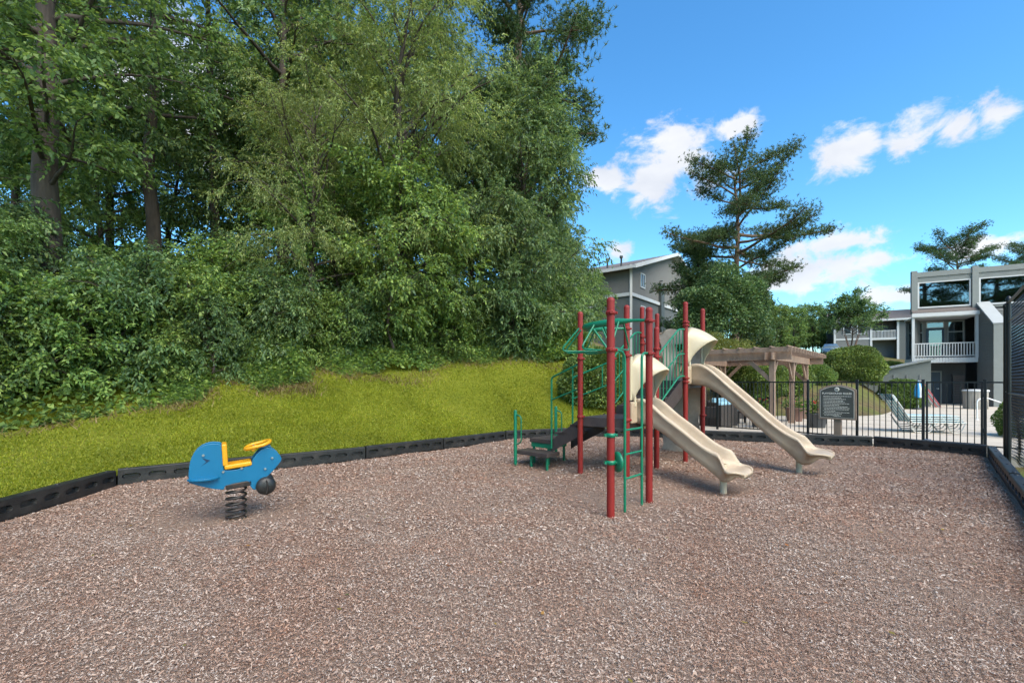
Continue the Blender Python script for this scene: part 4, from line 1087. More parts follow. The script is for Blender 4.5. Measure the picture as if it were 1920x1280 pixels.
GREYS = mat('grey_lap_siding', (.165, .17, .165), .75, .07, 2); TRIM = mat('white_trim', (.52, .53, .525), .6, .05, 3); GTRIM = mat('pale_grey_trim', (.20, .215, .205), .65, .06, 3)
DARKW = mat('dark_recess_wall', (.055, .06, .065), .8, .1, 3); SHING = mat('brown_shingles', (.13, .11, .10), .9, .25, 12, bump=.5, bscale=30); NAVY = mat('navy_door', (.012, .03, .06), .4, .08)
GLASS = glass_mat('window_glass', mixv=.30); SCREEN = glass_mat('porch_glass', mixv=.16)
def make_clubhouse():
    O = V3(26.4, 30.0); f = V3(.882, -.471); n = V3(-.471, -.882); back = -n
    root = thing('clubhouse', 'grey clubhouse with big upper windows, white balcony and navy door by the pool', 'building', tuple(O))
    rz = math.atan2(f.y, f.x)
    def W(w, o, z): return O + f * w + n * o + UP * z
    def bx(w0, w1, o0, o1, z0, z1, m, nm, parent=root, bev=0.0):
        mb = MB(); mb.box(W((w0 + w1) / 2, (o0 + o1) / 2, (z0 + z1) / 2), (w1 - w0, o1 - o0, z1 - z0), rz); return mb.build(nm, m, parent, bevel=bev)
    # upper storey with the tall panes, behind it a lit room
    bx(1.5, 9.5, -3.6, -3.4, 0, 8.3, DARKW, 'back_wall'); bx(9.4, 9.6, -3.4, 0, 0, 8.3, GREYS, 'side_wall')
    def skew(z0, z1, m, nm, o0=-.06):      # plan narrows to the back: the left wall runs off at an angle
        mb = MB(); q = [W(.05, o0, 0), W(9.5, o0, 0), W(9.5, -3.4, 0), W(1.5, -3.4, 0)]
        mb.add([p + UP * z0 for p in q] + [p + UP * z1 for p in q], [(3, 2, 1, 0), (4, 5, 6, 7)] + [(i, (i + 1) % 4, 4 + (i + 1) % 4, 4 + i) for i in range(4)]); mb.build(nm, m, root)
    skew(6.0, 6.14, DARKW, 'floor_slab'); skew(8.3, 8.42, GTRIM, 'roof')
    mb = MB(); mb.beam(W(.12, -.1, 4.15), W(1.55, -3.5, 4.15), .12, 8.3); mb.build('side_wall', GREYS, root)
    for w0, w1 in ((-.08, .22), (2.86, 3.16), (6.3, 6.6), (9.3, 9.6)):
        bx(w0, w1, -.12, .16, 5.95, 8.72, GTRIM, 'pilaster')
    for w0, w1 in ((.22, 2.86), (3.16, 6.3), (6.6, 9.3)):
        p = bx(w0, w1, -.1, .10, 8.30, 8.62, GTRIM, 'parapet')
        for k in range(3): bx(w0, w1, -.06, .06 - .012 * k, 7.98 + .11 * k, 8.08 + .11 * k, GTRIM, 'siding_board', p)
        bx(w0, w1, -.06, .03, 6.12, 6.22, GTRIM, 'wall')
        fr = bx(w0 + .03, w1 - .03, -.02, .06, 6.26, 6.36, TRIM, 'window_frame')
        bx(w0 + .03, w1 - .03, -.02, .06, 7.90, 7.97, TRIM, 'window_frame_head', fr); bx(w0 + .03, w0 + .11, -.02, .06, 6.36, 7.90, TRIM, 'window_stile', fr); bx(w1 - .11, w1 - .03, -.02, .06, 6.36, 7.90, TRIM, 'window_stile', fr)
        bx(w0 + .11, w1 - .11, .010, .018, 6.36, 7.90, GLASS, 'pane', fr)
    # skirt roof and fascia
    mb = MB(); mb.add([W(-.1, .02, 6.22), W(3.1, .02, 6.22), W(3.1, .5, 5.92), W(-.1, .5, 5.92), W(-.1, .02, 5.9), W(3.1, .02, 5.9)], [(3, 2, 1, 0), (0, 1, 5, 4)]); mb.build('skirt_roof', SHING, root)
    bx(-.15, 3.1, .40, .52, 5.66, 5.90, TRIM, 'fascia'); bx(-.1, 3.1, -1.5, .40, 5.60, 5.66, TRIM, 'porch_ceiling')
    # porch level
    bx(-.05, 3.05, -1.55, .40, 2.72, 2.98, TRIM, 'balcony_floor')
    for k in range(22): bx(-.02 + k * .14, .09 + k * .14, .40, .415, 2.70, 3.02, TRIM, 'balcony_fascia_board')
    for w in (-.05, 3.0): bx(w - .07, w + .07, .24, .40, 1.7 if w < 1 else 2.98, 5.66, TRIM, 'column')
    rl = bx(0.02, 2.93, .30, .38, 3.90, 3.97, TRIM, 'railing'); bx(0.02, 2.93, .31, .37, 3.10, 3.16, TRIM, 'rail', rl)
    for k in range(21):
        w = .09 + k * .137; bx(w - .022, w + .022, .32, .36, 3.16, 3.90, TRIM, 'baluster', rl)
    bw = bx(0, 3.0, -1.55, -1.45, 2.98, 5.60, GREYS, 'porch_wall')
    for k, (w0, w1) in enumerate(((.10, .88), (1.05, 1.95), (2.12, 2.92))):
        if k == 1:
            d = bx(w0, w1, -1.44, -1.38, 2.99, 5.05, NAVY, 'porch_door'); bx(w0 + .12, w1 - .12, -1.377, -1.37, 3.2, 4.92, SCREEN, 'pane', d); bx(w0, w1, -1.44, -1.40, 5.08, 5.5, TRIM, 'transom_frame', d); bx(w0 + .05, w1 - .05, -1.397, -1.39, 5.12, 5.46, SCREEN, 'transom_pane', d)
        else:
            wn = bx(w0, w1, -1.44, -1.39, 3.2, 5.5, GTRIM, 'porch_window'); bx(w0 + .05, w1 - .05, -1.387, -1.38, 3.26, 4.75, SCREEN, 'pane', wn); bx(w0 + .05, w1 - .05, -1.387, -1.38, 4.82, 5.44, SCREEN, 'pane', wn)
    # undercroft
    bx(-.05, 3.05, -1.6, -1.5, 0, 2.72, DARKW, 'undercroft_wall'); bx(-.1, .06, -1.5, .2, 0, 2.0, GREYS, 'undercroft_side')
    d = bx(.80, 1.76, -1.5, -1.44, .03, 2.12, NAVY, 'navy_door')
    for w0, w1, z0, z1 in ((.72, .80, .03, 2.20), (1.76, 1.84, .03, 2.20), (.72, 1.84, 2.12, 2.20)): bx(w0, w1, -1.49, -1.40, z0, z1, GTRIM, 'door_frame', d)
    mb = MB(); mb.cyl(W(1.66, -1.43, 1.02), W(1.66, -1.36, 1.02), .03, 10); mb.cyl(W(1.66, -1.37, 1.02), W(1.54, -1.37, 1.03), .014, 8); mb.build('door_handle', STEEL, d)
    sh = bx(2.35, 2.95, -1.5, -1.30, .0, 2.0, DARKW, 'louvre_cabinet')
    for k in range(16): bx(2.37, 2.93, -1.30, -1.27, .15 + k * .11, .21 + k * .11, SHING, 'slat', sh)
    # stair wing: clapboard wall running towards the pool with a sloping white cap
    a, b = W(3.12, .1, 0), W(3.12, 2.3, 0); zt = lambda q: 6.35 - 1.5 * max(0, (q - .08)) / .92
    mb = MB(); lap_wall(mb, a, b, 0, 6.5, -f, .135, zt); mb.build('lap_siding', GREYS, root)
    t = f * .5; mb = MB(); mb.add([a, b, b + t, a + t, a + UP * 6.33, b + UP * 4.83, b + t + UP * 4.83, a + t + UP * 6.33], [(1, 0, 4, 5), (2, 1, 5, 6), (3, 2, 6, 7), (0, 3, 7, 4), (4, 7, 6, 5)]); mb.build('stair_wing', GTRIM, root)
    mb = MB(); mb.beam(W(3.36, .05, 6.42), W(3.36, 2.38, 4.86), .62, .09); mb.build('wing_cap', mat('light_grey_cap', (.36, .38, .38), .6, .05, 3), root)
    mb = MB(); mb.box(W(3.36, 2.32, 2.42), (.54, .05, 4.8), rz); mb.build('corner_board', GTRIM, root)
    # lower storey right of the wing, brick steps beyond
    bx(3.7, 9.5, -.2, 0, 0, 6.0, GREYS, 'wall'); mb = MB(); lap_wall(mb, W(3.7, 0, 0), W(9.5, 0, 0), 0, 6.0, n, .15); mb.build('lap_siding', GREYS, root)
    for w in (4.6, 6.2, 7.8):
        wn = bx(w, w + .9, 0, .06, 3.3, 5.0, TRIM, 'window'); bx(w + .08, w + .82, .06, .068, 3.38, 4.92, GLASS, 'pane', wn)
make_clubhouse()

def make_deck_things():
    # ribbed waste bin enclosure by the wing
    tanm = mat('ribbed_beige_panel', (.34, .31, .27), .7, .08, 4); p = V3(*at(1829, 24.5, .026)); t = thing('waste_bin', 'beige ribbed waste bin on the pool deck beside the clubhouse wing', 'waste bin', tuple(p))
    mb = MB(); mb.lathe(p, [(.46, 0), (.50, .95), (.0, .95)], 24, smooth=False); mb.build('body', tanm, t)
    for k in range(18):
        a = 2 * math.pi * k / 18; q = p + V3(math.cos(a) * .485, math.sin(a) * .485); mb = MB(); mb.box((q.x, q.y, .48), (.02, .06, .9), a); mb.build('rib', tanm, t)
    mb = MB(); mb.lathe(p, [(.53, .93), (.54, .99), (.50, 1.03), (0, 1.06)], 24); mb.build('lid', TRIM, t)
    # pool handrail
    w = mat('white_handrail', (.72, .73, .73), .3, .03, metal=.2); p = V3(*at(1832, 17.5, .026)); t = thing('pool_handrail', 'bent white pool handrail behind the gate', 'handrail', tuple(p))
    mb = MB(); mb.tube(round_path([p + UP * -.05, p + UP * .78, p + V3(.28, -.05, .86), p + V3(1.1, -.75, .36)], .16), .024, 10); mb.build('rail', w, t)
    mb = MB(); mb.lathe(p, [(.06, 0), (.05, .015), (.025, .02)], 12); mb.build('base_flange', w, t)
    # closed blue umbrella and a striped board leaning on the door recess
    bl = mat('blue_umbrella_cloth', (.02, .24, .50), .8, .12, 6); wh = mat('white_umbrella_cloth', (.7, .72, .74), .8, .05, 6); p = V3(*at(1722, 24.0, .026)); t = thing('closed_umbrella', 'closed blue and white pool umbrella standing at the fence line', 'umbrella', tuple(p))
    mb = MB(); mb.cyl(p, p + UP * 1.55, .022, 10); mb.build('pole', STEEL, t)
    mb = MB(); mb.lathe(p, [(.24, 0), (.24, .05), (.05, .09)], 16); mb.build('base', DARKW, t)
    for k in range(8):
        a = 2 * math.pi * k / 8; rows = []
        mb = MB(); pts = [(.04, 1.5), (.13, 1.3), (.24, .92), (.20, .62)]
        vs = []
        for r_, z in pts:
            for da, rr in ((-.39, r_ * .72), (0, r_), (.39, r_ * .72)): vs.append(p + V3(math.cos(a + da) * rr, math.sin(a + da) * rr, z))
        mb.add(vs, [(i * 3 + j, i * 3 + j + 1, i * 3 + j + 4, i * 3 + j + 3) for i in range(3) for j in range(2)], True); mb.build('canopy_fold', bl if k % 3 else wh, t)
    st = mat('red_board', (.42, .10, .10), .6, .08); p = V3(*at(1745, 26.0, .026)); t = thing('leaning_boards', 'pair of red and white boards leaning beside the navy door', 'board', tuple(p))
    for k in range(2):
        q = p + V3(.34 * k - .1, .1 * k); mb = MB(); mb.beam(q + V3(.32, 0, 0), q + V3(-.5, .3, 1.5), .16, .05); b = mb.build('board', TRIM, t)
        for s in (-1, 1):
            mb = MB(); mb.beam(q + V3(.32 + .02, -.07 * s - .03, .01), q + V3(-.5 + .02, .3 - .07 * s - .03, 1.51), .04, .052); mb.build('stripe', st, b)
    # low utility shed roof beside the clubhouse
    p = V3(*at(1668, 27.5, .0)); t = thing('utility_shed', 'low grey utility shed with sloping metal roof left of the clubhouse', 'shed', tuple(p)); f = V3(.882, -.471); n = V3(-.471, -.882)
    a = p - f * 1.3; b = p + f * 1.9; mb = MB(); mb.add([a, b, b - n * 2.5, a - n * 2.5, a + UP * 1.95, b + UP * 2.75, b - n * 2.5 + UP * 2.75, a - n * 2.5 + UP * 1.95], [(0, 1, 5, 4), (1, 2, 6, 5), (2, 3, 7, 6), (3, 0, 4, 7), (4, 5, 6, 7)]); mb.build('wall', mat('shed_grey_green', (.12, .135, .125), .7, .08, 3), t)
    mb = MB(); mb.beam(a - f * .15 + n * -1.2 + UP * 1.95, b + f * .15 + n * -1.2 + UP * 2.81, 2.8, .08); mb.build('roof', GTRIM, t)
    for k in range(5):
        q = a + f * (.3 + .6 * k) + n * .02; mb = MB(); mb.box((q.x, q.y, .95), (.05, .04, 1.9), math.atan2(f.y, f.x)); mb.build('batten', GREYS, t)
    # planters with flowers
    pot = mat('charcoal_planter', (.06, .065, .07), .6, .12, 6); pot2 = mat('brown_urn', (.16, .09, .07), .6, .15, 6)
    gl = leaf_mat('planter_leaf', [(.05, .11, .02), (.09, .17, .03), (.16, .24, .05)], .3); rd = mat('red_petal', (.55, .02, .04), .6, .1); pk = mat('pink_petal', (.60, .16, .22), .6, .1)
    rng = np.random.default_rng(8)
    for px, Y, r0, r1, h, m, fl, lab in ((1532, 14.6, .22, .30, .46, pot, rd, 'tapered charcoal planter with leafy plant beside the rules sign'), (1490, 16.9, .24, .30, .5, pot2, pk, 'brown urn with pink flowers beside a pergola post'), (1424, 14.7, .20, .28, .5, pot, rd, 'dark tapered planter under the upper slide beyond the fence')):
        p = V3(*at(px, Y, .026)); t = thing('planter', lab, 'planter', tuple(p), 'planters on the pool deck')
        mb = MB(); mb.lathe(p, [(r0, 0), (r1, h - .04), (r1 + .025, h - .03), (r1 + .025, h), (r1 - .03, h), (r1 - .04, h - .06), (0, h - .06)], 20); mb.build('pot', m, t)
        N = 320; dirs = rng.normal(0, 1, (N, 3)); dirs[:, 2] = np.abs(dirs[:, 2]) + .2; dirs /= np.linalg.norm(dirs, axis=1)[:, None]
        c = np.array([0, 0, h - .05]) + dirs * rng.uniform(.1, .42, N)[:, None] * np.array([1, 1, 1.3]); V, Fc = leaf_quads(rng, c, dirs, .11, .03)
        obj_of('foliage', np_mesh('foliage', V, Fc, gl), t)
        for k in range(9):
            q = p + V3(rng.normal(0, .17), rng.normal(0, .17), h + rng.uniform(.1, .42)); mb = MB(); mb.lathe(q, [(0, .02), (.03, .022), (.036, .008), (.02, -.012), (0, -.014)], 8); mb.build('flower', fl, t)
# ------------------------------------------------------------------ foliage
def unit(v): return v / np.maximum(np.linalg.norm(v, axis=-1, keepdims=True), 1e-9)
def leaf_quads(rng, base, d, ln, wd, droop=.2, flat=.6):
    """one folded four-point leaf at every base point along d"""
    n = len(base); d = unit(d); L = ln * rng.uniform(.65, 1.25, n)[:, None]
    N = unit(np.array([0, 0, 1.0]) * flat + rng.normal(0, .55, (n, 3))); w = unit(np.cross(d, N)) * (wd * rng.uniform(.75, 1.2, n)[:, None])
    mid = base + d * L * .45; tip = base + d * L; tip[:, 2] -= droop * L[:, 0]; up = np.cross(w, d); up = unit(up) * L * .06
    V = np.stack([base, mid + w + up, tip, mid - w + up], 1).reshape(-1, 3)
    return V, np.arange(4 * n).reshape(-1, 4)

def sprays(rng, P, D, k, slen, ln, wd, droop):
    """k leaves set alternately along a twig at each P, direction D"""
    n = len(P); D = unit(D); S = unit(np.cross(D, unit(np.array([0, 0, 1.0]) + rng.normal(0, .4, (n, 3)))))
    t = (np.arange(k) + .6) / k; sl = slen * rng.uniform(.7, 1.3, n)[:, None]
    tt = t[None] * sl
    base = P[:, None] + D[:, None] * tt[..., None]; base[..., 2] -= droop * (t[None] ** 2) * sl
    sg = np.where(np.arange(k) % 2 == 0, 1.0, -1.0)[None, :, None]
    dirs = D[:, None] * .75 + S[:, None] * sg * .8 + rng.normal(0, .35, (n, k, 3)); dirs[..., 2] -= droop * .9 * t[None]
    return leaf_quads(rng, base.reshape(-1, 3), dirs.reshape(-1, 3), ln, wd, droop)

def grow(seed, H, cb, R, n1=30, n2=8, n3=18, k=11, leaf=.13, lw=.035, slen=.55, droop=.25, tr=.2, elo=10, ehi=60, prof=None, lean=(0, 0), wob=.25, gap=0.0):
    """tree about the origin; returns trunk MB and leaf arrays"""
    rng = np.random.default_rng(seed); mb = MB()
    if prof is None: prof = lambda q: math.sin(math.pi * (.10 + .80 * q)) ** .6
    nt = 12; zz = np.linspace(0, H * .97, nt); wx = np.cumsum(rng.normal(0, wob / nt ** .5, nt)); wy = np.cumsum(rng.normal(0, wob / nt ** .5, nt)); wx[0] = wy[0] = 0
    tx = wx + lean[0] * (zz / H) ** 1.5; ty = wy + lean[1] * (zz / H) ** 1.5
    T = np.stack([tx, ty, zz], 1); rr = tr * (1 - .88 * (zz / (H * .97))) + .01; rr[0] *= 1.25
    mb.tube([tuple(p) for p in np.vstack([[T[0][0], T[0][1], -.6], T])], [float(rr[0]) * 1.1] + [float(r) for r in rr], 9)
    P, D = [], []
    for i in range(n1):
        q = ((i + rng.uniform(.2, .8)) / n1); h = cb + (H * .96 - cb) * q
        if gap and rng.random() < gap: continue
        p0 = np.array([np.interp(h, zz, tx), np.interp(h, zz, ty), h]); az = i * 2.39996 + rng.normal(0, .35); L = R * prof(q) * rng.uniform(.7, 1.18)
        e = rad(elo + (ehi - elo) * q + rng.normal(0, 9)); d = np.array([math.cos(az) * math.cos(e), math.sin(az) * math.cos(e), math.sin(e)])
        ns = 8; pts = [p0]; dd = d.copy()
        for s in range(ns):
            dd = dd + rng.normal(0, .10, 3); dd[2] -= droop * .16 * s / ns * 1.2; dd = unit(dd); pts.append(pts[-1] + dd * L / ns)
        pts = np.array(pts); br = max(.012, min(tr * .42, .022 * L) * (1 - .4 * q))
        mb.tube([tuple(x) for x in pts], [br * (1 - .85 * s / ns) + .004 for s in range(ns + 1)], 5, caps=False)
        for j in range(n2):
            f = .22 + .78 * (j + rng.random()) / n2; x = f * ns; a = int(min(x, ns - 1)); pb = pts[a] + (pts[a + 1] - pts[a]) * (x - a); dl = unit(pts[a + 1] - pts[a])
            side = unit(np.cross(dl, np.array([0, 0, 1.0]))); ang = rng.uniform(.5, 1.15) * (1 if j % 2 else -1)
            sd = unit(dl * math.cos(ang) + side * math.sin(ang) + np.array([0, 0, rng.normal(.12, .3)])); sl = (L * .42 * (1.15 - .6 * f) + .35) * rng.uniform(.7, 1.2)
            sp = [pb]; sdd = sd.copy()
            for s in range(4):
                sdd = sdd + rng.normal(0, .14, 3); sdd[2] -= droop * .22 * s / 4; sdd = unit(sdd); sp.append(sp[-1] + sdd * sl / 4)
            sp = np.array(sp); mb.tube([tuple(x_) for x_ in sp], [.012, .010, .008, .006, .004], 3, caps=False)
            for m_ in range(n3):
                f2 = .12 + .88 * rng.random() ** .8; y = f2 * 4; b = int(min(y, 3)); P.append(sp[b] + (sp[b + 1] - sp[b]) * (y - b) + rng.normal(0, .09, 3)); D.append(unit(sdd + rng.normal(0, .75, 3)) - np.array([0, 0, droop * .5]))
    P, D = np.array(P), np.array(D); V, Fc = sprays(rng, P, D, k, slen, leaf, lw, droop)
    return mb, V, Fc

BARK = mat('furrowed_bark', (.065, .050, .040), .9, .45, 7, bump=1.0, bscale=14, stretch=(1, 1, .22)); PBARK = mat('pine_bark', (.16, .105, .075), .9, .35, 6, bump=1.0, bscale=12, stretch=(1, 1, .3))
LF_OAK = leaf_mat('broad_leaf', [(0.0663, 0.1175, 0.0502), (0.1067, 0.1818, 0.0626), (0.166, 0.2558, 0.0814), (0.2726, 0.3599, 0.1064)], .4)
LF_DEEP = leaf_mat('deep_green_leaf', [(0.0464, 0.0972, 0.0506), (0.0822, 0.1519, 0.0674), (0.1337, 0.2188, 0.0843), (0.2186, 0.3038, 0.0955)], .35)
LF_ELM = leaf_mat('pale_feathery_leaf', [(0.0982, 0.1487, 0.0584), (0.1509, 0.2195, 0.0779), (0.2264, 0.2974, 0.0972), (0.332, 0.3823, 0.1459)], .42)
LF_WILLOW = leaf_mat('blue_green_long_leaf', [(0.0609, 0.1097, 0.0584), (0.1034, 0.1676, 0.079), (0.1597, 0.2362, 0.0963), (0.2358, 0.302, 0.1117)], .38)
LF_VINE = leaf_mat('vine_leaf', [(0.06, 0.1189, 0.044), (0.1098, 0.1954, 0.0587), (0.1897, 0.2973, 0.0734), (0.3194, 0.4247, 0.11)], .35)
LF_BUSH = leaf_mat('clipped_shrub_leaf', [(0.052, 0.0985, 0.0285), (0.0953, 0.1592, 0.0407), (0.1559, 0.235, 0.0571), (0.2599, 0.3184, 0.0814)], .3)
LF_HOLLY = leaf_mat('holly_leaf', [(0.0363, 0.0786, 0.0366), (0.068, 0.131, 0.0522), (0.1134, 0.1872, 0.0731), (0.1814, 0.2621, 0.0913)], .25)
LF_PINE = leaf_mat('pine_needle', [(0.0299, 0.0628, 0.026), (0.0538, 0.1017, 0.0364), (0.0822, 0.1375, 0.0442), (0.1271, 0.1869, 0.0585)], .2)
LF_YEL = leaf_mat('yellow_green_leaf', [(.10, .12, .03), (.16, .18, .04), (.24, .25, .07)], .35)

def tree_obj(name, parts, leafm, label, cat='tree', barkm=None, group=None):
    mb, V, Fc = parts; root = thing(name, label, cat, (0, 0, 0), group)
    mb.build('trunk', barkm or BARK, root); obj_of('crown', np_mesh('crown', V, Fc, leafm), root); return root

def put(root, px, Y, label, rz=0.0, sc=1.0, used={}, group=None, dz=0.0, szz=None):
    loc = at(px, Y); loc = (loc[0], loc[1], loc[2] + dz); s = (sc, sc, szz or sc)
    if root.name not in used:
        used[root.name] = 1; root.location = loc; root.rotation_euler = (0, 0, rz); root.scale = s; root['label'] = label
        if group: root['group'] = group
        return root
    return copy_tree(root, loc, rz, s, label, group=group)

def dome(seed, rx, ry, rz, n, leaf, lw, z0=.0, lump=.16, open_base=.25):
    """rounded shrub: leaves in a lumpy shell, stems inside"""
    rng = np.random.default_rng(seed); d = unit(rng.normal(0, 1, (n, 3))); d[:, 2] = np.where(d[:, 2] < -open_base, -d[:, 2], d[:, 2])
    l = 1 + lump * (np.sin(5 * d[:, 0] + 2.3 * seed) * np.sin(4.2 * d[:, 1] + seed) + .6 * np.sin(9 * d[:, 2] + 5 * d[:, 0]) + .35 * np.sin(17 * d[:, 1] + 11 * d[:, 0]))
    r = l * (1 - .38 * rng.random(n) ** 1.8)
    P = d * r[:, None] * np.array([rx, ry, rz]); P[:, 2] += z0 + rz * .85
    V, Fc = leaf_quads(rng, P, d * .8 + rng.normal(0, .6, (n, 3)), leaf, lw, .12, .3); mb = MB()
    for k in range(9):
        a = 2.4 * k; q = .55 * rng.random() + .2
        mb.tube([(.12 * rx * math.cos(a), .12 * ry * math.sin(a), -.35), (.25 * rx * math.cos(a), .25 * ry * math.sin(a), z0 * .7 + rz * .25), (q * rx * math.cos(a), q * ry * math.sin(a), z0 + rz * 1.1)], [.045 * rx ** .5, .03 * rx ** .5, .01], 5, caps=False)
    return mb, V, Fc

def pine(seed, H, cb, R, nb=34, flat=.5, side=None, tr=.34, dens=1.0, prof=None, rl=(.4, 1.2), f0=.40):
    rng = np.random.default_rng(seed); mb = MB(); nt = 14; zz = np.linspace(0, H * .98, nt); wx = np.cumsum(rng.normal(0, .07, nt)); wy = np.cumsum(rng.normal(0, .07, nt)); wx[0] = wy[0] = 0
    rr = tr * (1 - .85 * zz / H); mb.tube([(0, 0, -.6)] + [(wx[i], wy[i], zz[i]) for i in range(nt)], [tr * 1.15] + [float(r) for r in rr], 10)
    cl, cd = [], []
    if prof is None: prof = lambda q: (math.sin(math.pi * (.20 + .74 * q)) ** .8)
    for i in range(nb):
        q = (i + rng.uniform(.1, .9)) / nb; h = cb + (H * .985 - cb) * q; az = i * 2.39996 + rng.normal(0, .4)
        L = R * prof(q) * rng.uniform(*rl); e = rad(-4 + 34 * q ** 1.6 + rng.normal(0, 13)); d = np.array([math.cos(az) * math.cos(e), math.sin(az) * math.cos(e), math.sin(e)])
        p = np.array([np.interp(h, zz, wx), np.interp(h, zz, wy), h]); pts = [p]; dd = d
        for s in range(7): dd = unit(dd + rng.normal(0, .11, 3) + np.array([0, 0, .035])); pts.append(pts[-1] + dd * L / 7)
        pts = np.array(pts); br = max(.02, .019 * L); mb.tube([tuple(x) for x in pts], [br * (1 - .8 * s / 7) + .008 for s in range(8)], 5, caps=False)
        m = int((5 + 3.2 * L) * dens)
        for j in range(m):
            f = f0 + (1 - f0) * (j + rng.random()) / m; x = f * 7; a = int(min(x, 6)); pb = pts[a] + (pts[a + 1] - pts[a]) * (x - a)
            sd = unit(np.cross(unit(pts[a + 1] - pts[a]), np.array([0, 0, 1.0]))); off = rng.normal(0, .20 + .16 * L * (1.1 - f)); c = pb + sd * off + np.array([0, 0, rng.uniform(.0, .28) + .10 * abs(off)])
            mb.tube([tuple(pb), tuple((pb + c) / 2 + np.array([0, 0, .05])), tuple(c)], [.018, .013, .007], 3, caps=False)
            cl.append(c); cd.append(unit(dd + rng.normal(0, .4, 3)))
    cl = np.array(cl); nc = len(cl); tuf = 13; nee = 12
    tp = (cl[:, None] + rng.normal(0, 1, (nc, tuf, 3)) * np.array([.38, .38, .27])).reshape(-1, 3); n = len(tp)
    out = unit(rng.normal(0, 1, (n, nee, 3)) + np.array([0, 0, .55])); ln = rng.uniform(.16, .30, (n, nee, 1)); w = unit(np.cross(out, rng.normal(0, 1, (n, nee, 3)))) * .020
    b = np.repeat(tp[:, None], nee, 1); V = np.stack([b - w, b + w, b + out * ln], 2).reshape(-1, 3)
    return mb, V, np.arange(len(V)).reshape(-1, 3)

make_deck_things()

